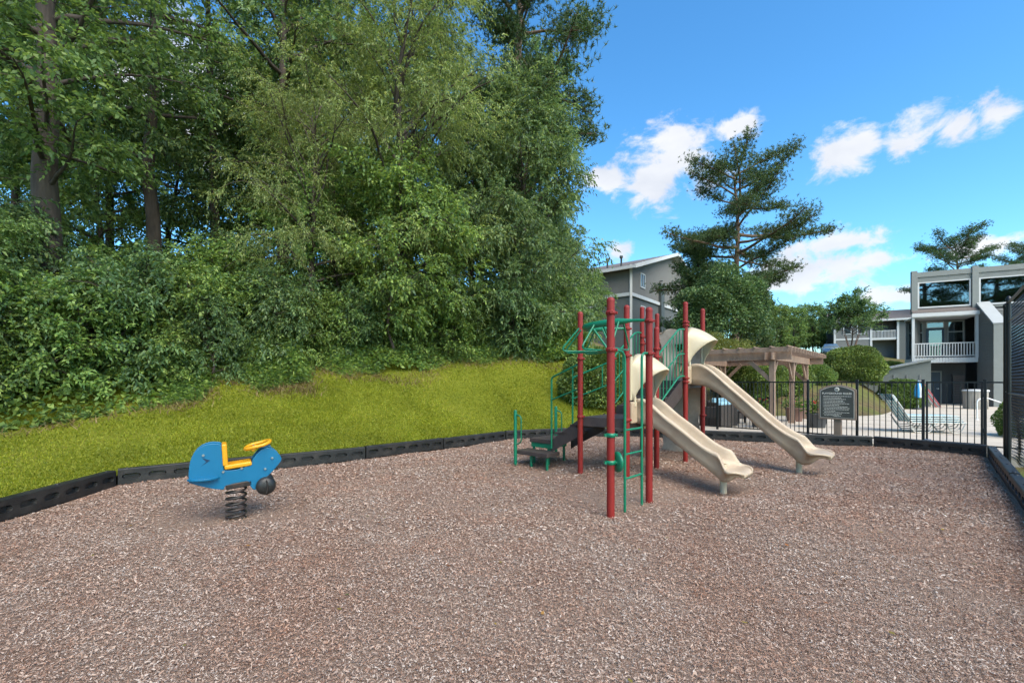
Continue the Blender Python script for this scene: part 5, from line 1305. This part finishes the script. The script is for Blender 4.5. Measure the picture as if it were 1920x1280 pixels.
def make_woods():
    oak1 = tree_obj('oak_tree', grow(1, 17, 3.9, 4.9, 36, 7, 14, 11, .14, .040, .6, .25, .34), LF_OAK, 'x')
    oak2 = tree_obj('oak_tree', grow(2, 19, 4.5, 4.2, 30, 7, 12, 11, .15, .040, .6, .3, .24), LF_DEEP, 'x')
    slim = tree_obj('slim_tree', grow(3, 20, 6.5, 3.2, 26, 6, 12, 11, .15, .040, .6, .2, .19), LF_OAK, 'x')
    elm = tree_obj('feathery_tree', grow(4, 12.2, 3.0, 4.6, 32, 8, 15, 12, .12, .022, .7, .45, .2, 22, 58, lambda q: math.sin(math.pi * (.22 + .66 * q)) ** .6), LF_ELM, 'x')
    wil = tree_obj('drooping_tree', grow(5, 10.4, .7, 3.9, 34, 8, 16, 12, .15, .036, .7, .36, .16, 10, 60, lambda q: (1 - q * .62) ** .8), LF_WILLOW, 'x')
    maple = tree_obj('maple_sapling', grow(6, 6.5, 1.6, 2.4, 20, 7, 12, 10, .115, .038, .5, .35, .045, 8, 55), LF_VINE, 'x')
    lmap = tree_obj('maple_tree', grow(7, 9, 2.0, 3.8, 24, 7, 16, 11, .13, .045, .6, .35, .12, 2, 55), LF_OAK, 'x')
    pin = tree_obj('pine_tree', pine(8, 25, 9.5, 5.6, 40, tr=.36, dens=1.5), LF_PINE, 'x', barkm=PBARK)
    # front row, each named by where it stands
    put(oak1, 85, 12.2, 'large oak with thick dark trunk at the far left', .3)
    put(lmap, -125, 9.4, 'low maple with bright leaves hanging over the bank at the left edge', 1.2, .44, dz=-.1)
    put(oak2, 290, 16.2, 'vine clad dark tree right of the large oak', 1.0)
    put(slim, 405, 19, 'slender tall tree left of the pale feathery tree', .4)
    put(oak2, 527, 18.0, 'tree with straight dark trunk behind the pale hanging foliage', 2.6, .95)
    put(slim, 622, 20.5, 'tall tree with grey trunk behind the pale feathery crown', 3.3, 1.02)
    put(elm, 752, 17.2, 'pale green feathery tree arching at the middle of the wood', .9)
    put(elm, 585, 15.2, 'small pale green hanging tree left of the feathery crown', 3.9, .66)
    put(wil, 985, 20.3, 'blue green drooping tree reaching down to the lawn', .2)
    put(wil, 880, 18.9, 'second drooping tree with branches low over the lawn, left of the first', 2.2, .78)
    put(wil, 1022, 26.5, 'slim drooping tree at the right end of the wood', 4.0, .76)
    put(maple, 727, 15.6, 'thin maple sapling with bare stem at the wood edge', 0)
    put(maple, 640, 16.4, 'leafy maple sapling left of the thin bare stem', 2, .9)
    put(maple, 800, 17.0, 'star leaved maple sapling before the drooping tree', 4, .85)
    put(pin, 985, 23.5, 'tall pine rising above the drooping tree against the sky', .5, .98)
    put(lmap, 1100, 36, 'small tree in front of the grey gabled building', 2.0, .55)
    put(lmap, 1052, 28, 'leafy tree between the drooping tree and the gabled building', 4.0, .66)
    # understorey crowns filling the middle height
    for i, (px, Y, s) in enumerate([(200, 19.5, 1.0), (310, 22, 1.1), (530, 24, 1.3), (650, 24, 1.4)]):
        put(lmap, px, Y, 'mid height leafy tree among the trunks of the wood', 1.9 * i, s, group='mid height trees in the wood')
    # rows behind, hard to tell apart
    back = [(oak1, -170, 14), (slim, 200, 21), (oak2, 110, 28), (slim, 455, 26), (oak2, 570, 30), (slim, 690, 27), (slim, 770, 24), (oak1, 830, 30), (oak2, 905, 31),
            (oak2, -70, 22), (slim, 30, 19), (oak2, 985, 38), (slim, 1010, 33)]
    for i, (t, px, Y) in enumerate(back):
        put(t, px, Y, 'tall broadleaf tree deep in the wood behind the front row', 1.7 * i, .9 + .16 * ((i * 7) % 5) / 4, group='trees deep in the wood')
    # undergrowth shrubs along the edge
    sh1 = tree_obj('wild_shrub', grow(21, 2.6, .15, 1.5, 22, 6, 9, 9, .12, .036, .4, .3, .04, 15, 70), LF_VINE, 'x', 'shrub'); sh2 = tree_obj('wild_shrub', grow(22, 3.4, .2, 1.7, 24, 6, 9, 9, .13, .034, .45, .4, .05, 20, 70), LF_DEEP, 'x', 'shrub')
    rnd = random.Random(3); k = 0
    for px in range(-160, 1061, 46):
        for row in range(2):
            # walk outward from the border to the wanted distance
            if row == 1 and 40 < px < 140: continue
            t = (px - 960) / F; want = 6.3 + 2.1 * row + rnd.uniform(-.5, .5)
            for Y in np.arange(6, 40, .2):
                if dist_poly(np.array([t * Y]), np.array([Y]), LEFT_CURB)[0] > want and Y > 7: break
            put((sh1, sh2)[k % 3 % 2], px + rnd.uniform(-18, 18), float(Y), ('wild leafy shrub in the undergrowth of the bank', 'dark leafy shrub in the undergrowth of the bank')[k % 3 % 2], rnd.uniform(0, 6), rnd.uniform(.62, 1.05) * (.8 if row == 0 else .92), group=('wild shrubs on the bank', 'dark shrubs on the bank')[k % 3 % 2], dz=-.15); k += 1
    # creeping vines blanketing the bank
    rng = np.random.default_rng(31); n = 150000; V_, F_ = None, None
    P = np.array(LEFT_CURB); seg = np.hypot(*(P[1:] - P[:-1]).T); cum = np.concatenate([[0], np.cumsum(seg)])
    us = np.linspace(0, cum[-1], 110); px = np.interp(us, cum, P[:, 0]); py = np.interp(us, cum, P[:, 1]); ang = np.unwrap(np.arctan2(np.gradient(py), np.gradient(px))); ang = np.convolve(np.pad(ang, 4, mode='edge'), np.ones(9) / 9, 'valid')
    u = rng.uniform(-1.5, cum[-1] + .5, n); s = 5.0 + 7.0 * rng.random(n) ** 1.25
    x = np.interp(u, us, px) - np.sin(np.interp(u, us, ang)) * s; y = np.interp(u, us, py) + np.cos(np.interp(u, us, ang)) * s
    edge = 5.3 + .45 * np.sin(u * 1.9) + .3 * np.sin(u * 4.3 + 1); k = s > edge - .3 * rng.random(n); x, y, s, u, edge = x[k], y[k], s[k], u[k], edge[k]; n = len(x)
    lum = .5 + .5 * np.sin(1.9 * x + 1.1 * np.sin(1.3 * y)) * np.sin(1.7 * y + .7 * np.sin(2.1 * x)); lum2 = .5 + .5 * np.sin(4.3 * x + y) * np.sin(3.9 * y - x)
    hgt = (.25 + .85 * lum + .35 * lum2) * sstep(0, 1.3, s - edge + .15); z = land(x, y) + hgt * (1 - .55 * rng.random(n) ** 2.2) + .02
    Pp = np.stack([x, y, z], 1); out = np.stack([np.sin(np.interp(u, us, ang)), -np.cos(np.interp(u, us, ang)), np.full(n, .35)], 1)
    V_, F_ = leaf_quads(rng, Pp, out + rng.normal(0, .8, (n, 3)), .15, .055, .25, .8)
    tag(obj_of('vine_cover', np_mesh('vine_cover', V_, F_, LF_VINE)), 'tangle of green vines and brambles covering the wooded bank', 'vines', kind='stuff')
make_woods()

def make_garden():
    hedge = tree_obj('round_shrub', dome(41, 1.15, 1.1, 1.05, 22000, .075, .026, 0, .06, .6), LF_BUSH, 'x', 'shrub')
    p = at(1128, 14.9); put(hedge, 1122, 14.8, 'rounded clipped shrub on the lawn behind the red posts', 0, 1.1, dz=-.55)
    dm = tree_obj('domed_shrub', dome(42, 1.75, 1.7, 1.30, 30000, .10, .036, .25, .09, .75), LF_BUSH, 'x', 'shrub')
    put(dm, 1597, 26.5, 'bright green domed shrub behind the rules sign', .4, .95, dz=-.75)
    put(dm, 1667, 35, 'dark rounded tree shaped shrub left of the clubhouse balcony', 2.5, .95, dz=-.1)
    put(dm, 1525, 25.5, 'small domed shrub right of the pergola', 4.2, .62, dz=-.75)
    put(dm, 1690, 25.0, 'shrub at the foot of the clubhouse corner post', 5.2, .62, dz=-.25, szz=.7)
    put(dm, 1410, 22.0, 'shrub below the pergola roof at its left', 1.2, .85, dz=-.3); put(dm, 1462, 23.5, 'shrub seen between the pergola posts', 3.2, .85, dz=-.6)
    hol = tree_obj('holly_tree', dome(43, 3.0, 2.8, 3.7, 34000, .17, .06, .3, .13), LF_HOLLY, 'x')
    put(hol, 1354, 28, 'large rounded evergreen tree below the tall pine', 0, .88)
    yel = tree_obj('pale_shrub', dome(44, 1.5, 1.4, 1.2, 7000, .12, .022, .2, .2), LF_YEL, 'x', 'shrub'); put(yel, 1342, 21.5, 'pale yellow green shrub behind the upper slide hood', 0, .95, dz=.75)
    big = tree_obj('pine_tree', pine(49, 22.5, 9.4, 8.6, 40, tr=.46, dens=1.35, prof=lambda q: (.80 + .3 * q if q < .5 else .95 - .80 * (q - .5)), rl=(.45, 1.15), f0=.38), LF_PINE, 'x', barkm=PBARK)
    put(big, 1380, 37, 'tall open pine alone against the sky right of centre', 2.4, .80, dz=-2.2)
    put(big, 1800, 62, 'pine crown rising behind the clubhouse roof', 1.0, .78, dz=-1.5)
    put(big, 1935, 66, 'pine crown behind the clubhouse at the right edge', 4.0, .78, dz=-1.5)
    low = tree_obj('cedar_tree', pine(47, 11.5, 1.5, 3.6, 44, tr=.22, dens=1.2, prof=lambda q: (1 - .7 * q)), LF_PINE, 'x'); put(low, 1326, 38, 'dark conifer left of the tall pine trunk', 0, .95, dz=-.5); put(low, 1412, 41, 'dark conifer right of the tall pine trunk', 2, .72, dz=-1)
    for k, (x, y, s) in enumerate(((11.5, -33, 1.25), (19, -37, 1.3))):
        copy_tree(big, (x, y, -.3), 1.1 + 2 * k, (s, s, s), ('tall pine mirrored in the left clubhouse window', 'tall pine mirrored in the right clubhouse window')[k], 'tree')
    # deciduous trees beyond the pool
    t1 = tree_obj('broadleaf_tree', grow(51, 9, 1.2, 3.4, 26, 7, 12, 9, .22, .07, .6, .2, .16), LF_OAK, 'x')
    put(t1, 1456, 44, 'bright green tree right of the large evergreen', 0, .52); put(t1, 1425, 50, 'green tree low behind the pergola', 2, .6)
    for i, (px, Y, s) in enumerate([(1490, 62, 1.0), (1525, 70, 1.15), (1560, 82, 1.2), (1600, 92, 1.25), (1480, 80, 1.1), (1440, 75, 1.2), (1655, 95, 1.2), (1395, 80, 1.3), (1330, 78, 1.4), (1280, 85, 1.5), (1240, 80, 1.4), (1190, 75, 1.4)]):
        put(t1, px, Y, 'distant green tree on the rise beyond the pool', 1.3 * i, s * .62, group='distant trees on the rise')
    for i, (px, Y, s) in enumerate([(1440, 66, .9), (1478, 70, .85), (1508, 74, .9), (1538, 80, .95), (1568, 88, 1.0), (1600, 96, 1.1)]):
        put(hol, px, Y, 'distant dense green tree closing the view beyond the parked car', 1.1 * i, s, group='dense distant trees', dz=-1.2)
    my = tree_obj('crape_myrtle', grow(52, 5.2, 2.6, 3.0, 22, 7, 14, 10, .14, .05, .5, .15, .09, 28, 60, lambda q: 1.0 - .25 * q), LF_DEEP, 'x')
    # several stems from one foot
    for k in range(4):
        a = 1.6 * k; mb = MB(); mb.tube([(.1 * math.cos(a), .1 * math.sin(a), -.5), (.35 * math.cos(a), .35 * math.sin(a), 1.4), (1.0 * math.cos(a), 1.0 * math.sin(a), 3.2)], [.07, .055, .02], 7); mb.build('stem', mat('smooth_brown_bark', (.20, .12, .09), .7, .2, 5), my)
    put(my, 1597, 47, 'multi stemmed vase shaped tree before the white balconies', 0, 1.0, dz=-.2)
    # greenery behind the chain link
    put(hedge, 1935, 12.0, 'leafy shrub behind the chain link fence at the right edge', 1, .62, dz=-.1)
make_garden()

# ------------------------------------------------------------------ far buildings
STUC = mat('grey_stucco', (.16, .155, .145), .9, .06, 4, bump=.1, bscale=40); SIDE2 = mat('dark_grey_siding', (.105, .115, .112), .8, .06, 3); GUT = mat('slate_chimney', (.07, .085, .085), .7, .1, 3)
def make_gable():
    c = V3(11.2, 43.0); g = V3(.623, .782); l = V3(-.70, .714); l = V3(-g.y, g.x)
    root = thing('gabled_building', 'grey gabled apartment building with white trim behind the red posts', 'building', tuple(c)); n1 = V3(g.y, -g.x); n2 = -g
    def W(a, b, z): return c + g * a + l * b + UP * z
    LG, LB, ze, zr, zm = 22.0, 22.0, 12.5, 15.9, 9.75
    mid = LG / 2
    mb = MB(); mb.add([W(0, 0, zm), W(LG, 0, zm), W(LG, 0, ze), W(mid, 0, zr - .25), W(0, 0, ze)], [(0, 1, 2, 3, 4)]); mb.add([W(0, LB, zm), W(0, 0, zm), W(0, 0, ze), W(0, LB, ze)], [(0, 1, 2, 3)]); mb.build('wall', STUC, root)
    mb = MB(); mb.add([W(0, 0, 0), W(LG, 0, 0), W(LG, 0, zm), W(0, 0, zm)], [(0, 1, 2, 3)]); mb.add([W(0, LB, 0), W(0, 0, 0), W(0, 0, zm), W(0, LB, zm)], [(0, 1, 2, 3)]); mb.add([W(LG, 0, 0), W(LG, LB, 0), W(LG, LB, ze), W(LG, 0, ze)], [(0, 1, 2, 3)]); mb.build('wall', SIDE2, root)
    def strip(a, b, w, h, nm, m=TRIM, parent=root): mb = MB(); mb.beam(a, b, w, h); return mb.build(nm, m, parent)
    strip(W(-.1, -.08, zm), W(LG, -.08, zm), .16, .32, 'band'); strip(W(-.08, -.1, zm), W(-.08, LB, zm), .16, .32, 'band')
    strip(W(-.05, -.05, 0), W(-.05, -.05, ze), .22, .22, 'downpipe')
    # roof planes with overhang, fascia and vent stacks
    o = .8; mb = MB()
    for s0, s1, t in ((-o, mid, 1), (LG + o, mid, -1)):
        zl = ze - o * (zr - ze) / mid; mb.add([W(s0, -o, zl), W(s1, -o, zr), W(s1, LB + o, zr), W(s0, LB + o, zl)], [(0, 1, 2, 3) if t > 0 else (3, 2, 1, 0)])
    r = mb.build('roof', SHING, root); zl = ze - o * (zr - ze) / mid
    strip(W(-o, -o, zl - .12), W(mid, -o, zr - .12), .12, .34, 'fascia', TRIM, r); strip(W(LG + o, -o, zl - .12), W(mid, -o, zr - .12), .12, .34, 'fascia', TRIM, r); strip(W(-o, -o, zl - .14), W(-o, LB, zl - .14), .14, .28, 'gutter', TRIM, r)
    mb = MB(); mb.add([W(-o, -o, zl - .3), W(mid, -o, zr - .3), W(mid, 0, zr - .3), W(-o, 0, zl - .3)], [(0, 1, 2, 3)]); mb.add([W(LG + o, -o, zl - .3), W(mid, -o, zr - .3), W(mid, 0, zr - .3), W(LG + o, 0, zl - .3)], [(3, 2, 1, 0)]); mb.build('soffit', TRIM, r)
    for a, b in ((1.2, 1.5), (1.6, 3.2), (1.4, 5.5)):
        p = W(a, b, ze + a * (zr - ze) / mid); mb = MB(); mb.lathe(p, [(.09, -.3), (.09, .75), (.17, .8), (.17, 1.0), (0, 1.05)], 10); mb.build('vent_stack', GUT, r)
    def window(a, z0, w, h, side=0):
        mb = MB()
        if side == 0: P = lambda x, z, o_: W(a + x, -o_, z0 + z)
        else: P = lambda x, z, o_: W(-o_, a + x, z0 + z)
        e = .11; fr = MB()
        for (x0, x1, y0, y1) in ((0, w, 0, e), (0, w, h - e, h), (0, e, e, h - e), (w - e, w, e, h - e), (w / 2 - .04, w / 2 + .04, e, h - e)):
            vs = [P(x0, y0, .07), P(x1, y0, .07), P(x1, y1, .07), P(x0, y1, .07), P(x0, y0, 0), P(x1, y0, 0), P(x1, y1, 0), P(x0, y1, 0)]; fr.add(vs, [(0, 1, 2, 3), (0, 4, 5, 1), (1, 5, 6, 2), (2, 6, 7, 3), (3, 7, 4, 0)])
        f = fr.build('window', TRIM, root)
        for x0, x1 in ((e, w / 2 - .04), (w / 2 + .04, w - e)):
            mb = MB(); mb.add([P(x0, e, .03), P(x1, e, .03), P(x1, h - e, .03), P(x0, h - e, .03)], [(0, 1, 2, 3)]); mb.build('pane', mat('dark_pane', (.03, .04, .045), .08, .1, 2, spec=.8), f)
    window(2.25, 10.75, 1.15, 1.45); window(2.35, 7.55, 1.15, 1.45); window(2.35, 4.3, 1.15, 1.45)
    window(3.2, 10.6, 2.2, 1.6, 1); window(3.2, 7.4, 2.2, 1.6, 1); window(9.5, 10.6, 2.2, 1.6, 1)
    mb = MB(); mb.beam(W(7.6, -.16, 0), W(7.6, -.16, 11.9), .3, .95, up=tuple(g)); mb.build('utility_chase', GUT, root)
    mb = MB(); mb.beam(W(6.9, -.2, 12.1), W(6.9, -.55, 12.1), .12, .1); mb.build('flood_light', GUT, root)
make_gable()

def make_white_apts():
    O = V3(46.8, 66.0); f = V3(.882, -.471); n = V3(-.471, -.882); rz = math.atan2(f.y, f.x)
    root = thing('white_trimmed_apartments', 'distant grey apartment building with white balconies on the rise', 'building', (O.x, O.y, 4.5))
    def W(w, o, z): return O + f * w + n * o + UP * z
    def bx(w0, w1, o0, o1, z0, z1, m, nm, parent=root): mb = MB(); mb.box(W((w0 + w1) / 2, (o0 + o1) / 2, (z0 + z1) / 2), (w1 - w0, o1 - o0, z1 - z0), rz); return mb.build(nm, m, parent)
    bx(0, 4.2, -9, 0, 4, 10.1, GREYS, 'wall'); bx(4.2, 16, -9, -1.9, 4, 10.1, GREYS, 'wall'); bx(7.2, 8.4, -1.9, .05, 4, 10.1, SIDE2, 'wall'); bx(8.4, 9.4, -1.9, .1, 4, 10.1, TRIM, 'wall'); bx(9.4, 16, -1.9, 0, 4, 10.1, GREYS, 'wall')
    for w in (0, 4.2, 7.15): bx(w - .12, w + .12, -.1, .12, 4, 10.1, TRIM, 'corner_board')
    bx(0, 4.2, .0, .06, 7.4, 7.65, TRIM, 'band')
    bx(4.2, 7.2, -1.9, .0, 7.3, 7.6, TRIM, 'balcony_floor'); rl = bx(4.3, 7.1, -.08, .0, 8.5, 8.6, TRIM, 'railing')
    for k in range(18): bx(4.4 + k * .155, 4.46 + k * .155, -.07, -.01, 7.6, 8.5, TRIM, 'baluster', rl)
    d = bx(5.0, 6.6, -1.9, -1.85, 7.6, 9.7, mat('sliding_door_dark', (.05, .06, .065), .3, .1), 'sliding_door'); bx(5.78, 5.86, -1.85, -1.82, 7.6, 9.7, TRIM, 'stile', d)
    for w0, z0 in ((1.0, 8.2), (2.6, 8.2), (2.6, 4.9), (1.0, 4.9)):
        wn = bx(w0, w0 + 1.0, 0, .08, z0, z0 + 1.5, TRIM, 'window'); bx(w0 + .12, w0 + .88, .08, .09, z0 + .12, z0 + 1.38, mat('dark_pane', (.03, .04, .045), .08), 'pane', wn)
    mb = MB(); mb.add([W(-.6, .6, 10.05), W(16.5, .6, 10.05), W(16.5, -4.5, 11.9), W(-.6, -4.5, 11.9), W(-.6, -9.6, 10.05), W(16.5, -9.6, 10.05)], [(0, 1, 2, 3), (3, 2, 5, 4)]); mb.build('roof', SHING, root)
    mb = MB(); mb.beam(W(-.6, .6, 10.0), W(16.5, .6, 10.0), .14, .26); mb.build('fascia', TRIM, root)
    mb = MB(); mb.add([W(0, -9, 10.1), W(0, 0, 10.1), W(0, -4.5, 11.8)], [(0, 1, 2)]); mb.build('gable', GREYS, root)
make_white_apts()

# ------------------------------------------------------------------ parked car on the rise
def make_car():
    X, Y, Z = at(1557, 49); root = thing('parked_car', 'silver blue hatchback parked on the rise beyond the domed shrub', 'car', (X, Y, Z))
    paint = mat('silver_blue_paint', (.20, .29, .36), .25, .03, metal=.6, coat=.8); gl = mat('car_glass', (.35, .42, .46), .05, .04, spec=1.0); blk = mat('tyre_rubber', (.02, .02, .02), .8, .1)
    yaw = rad(-122); R = Matrix.Rotation(yaw, 3, 'Z'); b = Vector((X, Y, Z))
    def W(x, y, z): return b + R @ Vector((x, y, z))
    # body lofted from stations: x, half width, low, belt height
    st = [(-2.05, .70, .38, .72), (-1.95, .80, .25, .88), (-1.2, .87, .20, .94), (0, .88, .18, .95), (.9, .87, .20, .93), (1.6, .82, .22, .84), (2.0, .72, .28, .70), (2.12, .60, .36, .58)]
    mb = MB(); rings = []
    for x, w, lo, hi in st: rings.append([W(x, s * w * q, z) for s, q, z in ((-1, .9, lo), (-1, 1, lo + .12), (-1, 1, hi - .15), (-1, .93, hi), (1, .93, hi), (1, 1, hi - .15), (1, 1, lo + .12), (1, .9, lo))])
    sweep_section(mb, rings); body = mb.build('body', paint, root)
    mb = MB(); rings = []
    for x, w, lo, hi in ((-1.9, .70, .86, .90), (-1.45, .72, .9, 1.34), (-.6, .70, .92, 1.47), (.2, .68, .92, 1.43), (.55, .70, .92, 1.28), (1.15, .74, .9, .93)): rings.append([W(x, s * w * q, z) for s, q, z in ((-1, 1.06, lo), (-1, .9, (lo + hi * 3) / 4), (-1, .78, hi), (1, .78, hi), (1, .9, (lo + hi * 3) / 4), (1, 1.06, lo))])
    sweep_section(mb, rings); mb.build('cabin', gl, root)
    mb = MB(); mb.add([W(-1.4, -.56, 1.36), W(.15, -.54, 1.455), W(.15, .54, 1.455), W(-1.4, .56, 1.36), W(-.6, -.56, 1.49), W(-.6, .56, 1.49)], [(0, 4, 5, 3), (4, 1, 2, 5)]); mb.build('roof', paint, root)
    for x in (-1.25, 1.3):
        for s in (-1, 1):
            c = W(x, s * .80, .31); ax = R @ Vector((0, 1, 0)); mb = MB(); mb.lathe(c, [(.18, -.1), (.30, -.1), (.32, -.06), (.32, .06), (.30, .1), (.18, .1)], 20, ax); t = mb.build('wheel', blk, root)
            mb = MB(); mb.lathe(c, [(0, .085), (.1, .09), (.19, .08), (.19, -.08), (.1, -.09), (0, -.085)], 16, ax); mb.build('rim', STEEL, t)
    for s in (-1, 1):
        mb = MB(); mb.beam(W(1.93, s * .58, .66), W(1.78, s * .74, .72), .16, .13); mb.build('headlight', gl, root, bevel=.02)
        mb = MB(); mb.box(W(.72, s * .92, .98), (.12, .2, .13), yaw); mb.build('mirror', paint, root, bevel=.02)
    mb = MB(); mb.box(W(2.06, 0, .50), (.06, .9, .13), yaw); mb.build('grille', blk, root)
make_car()
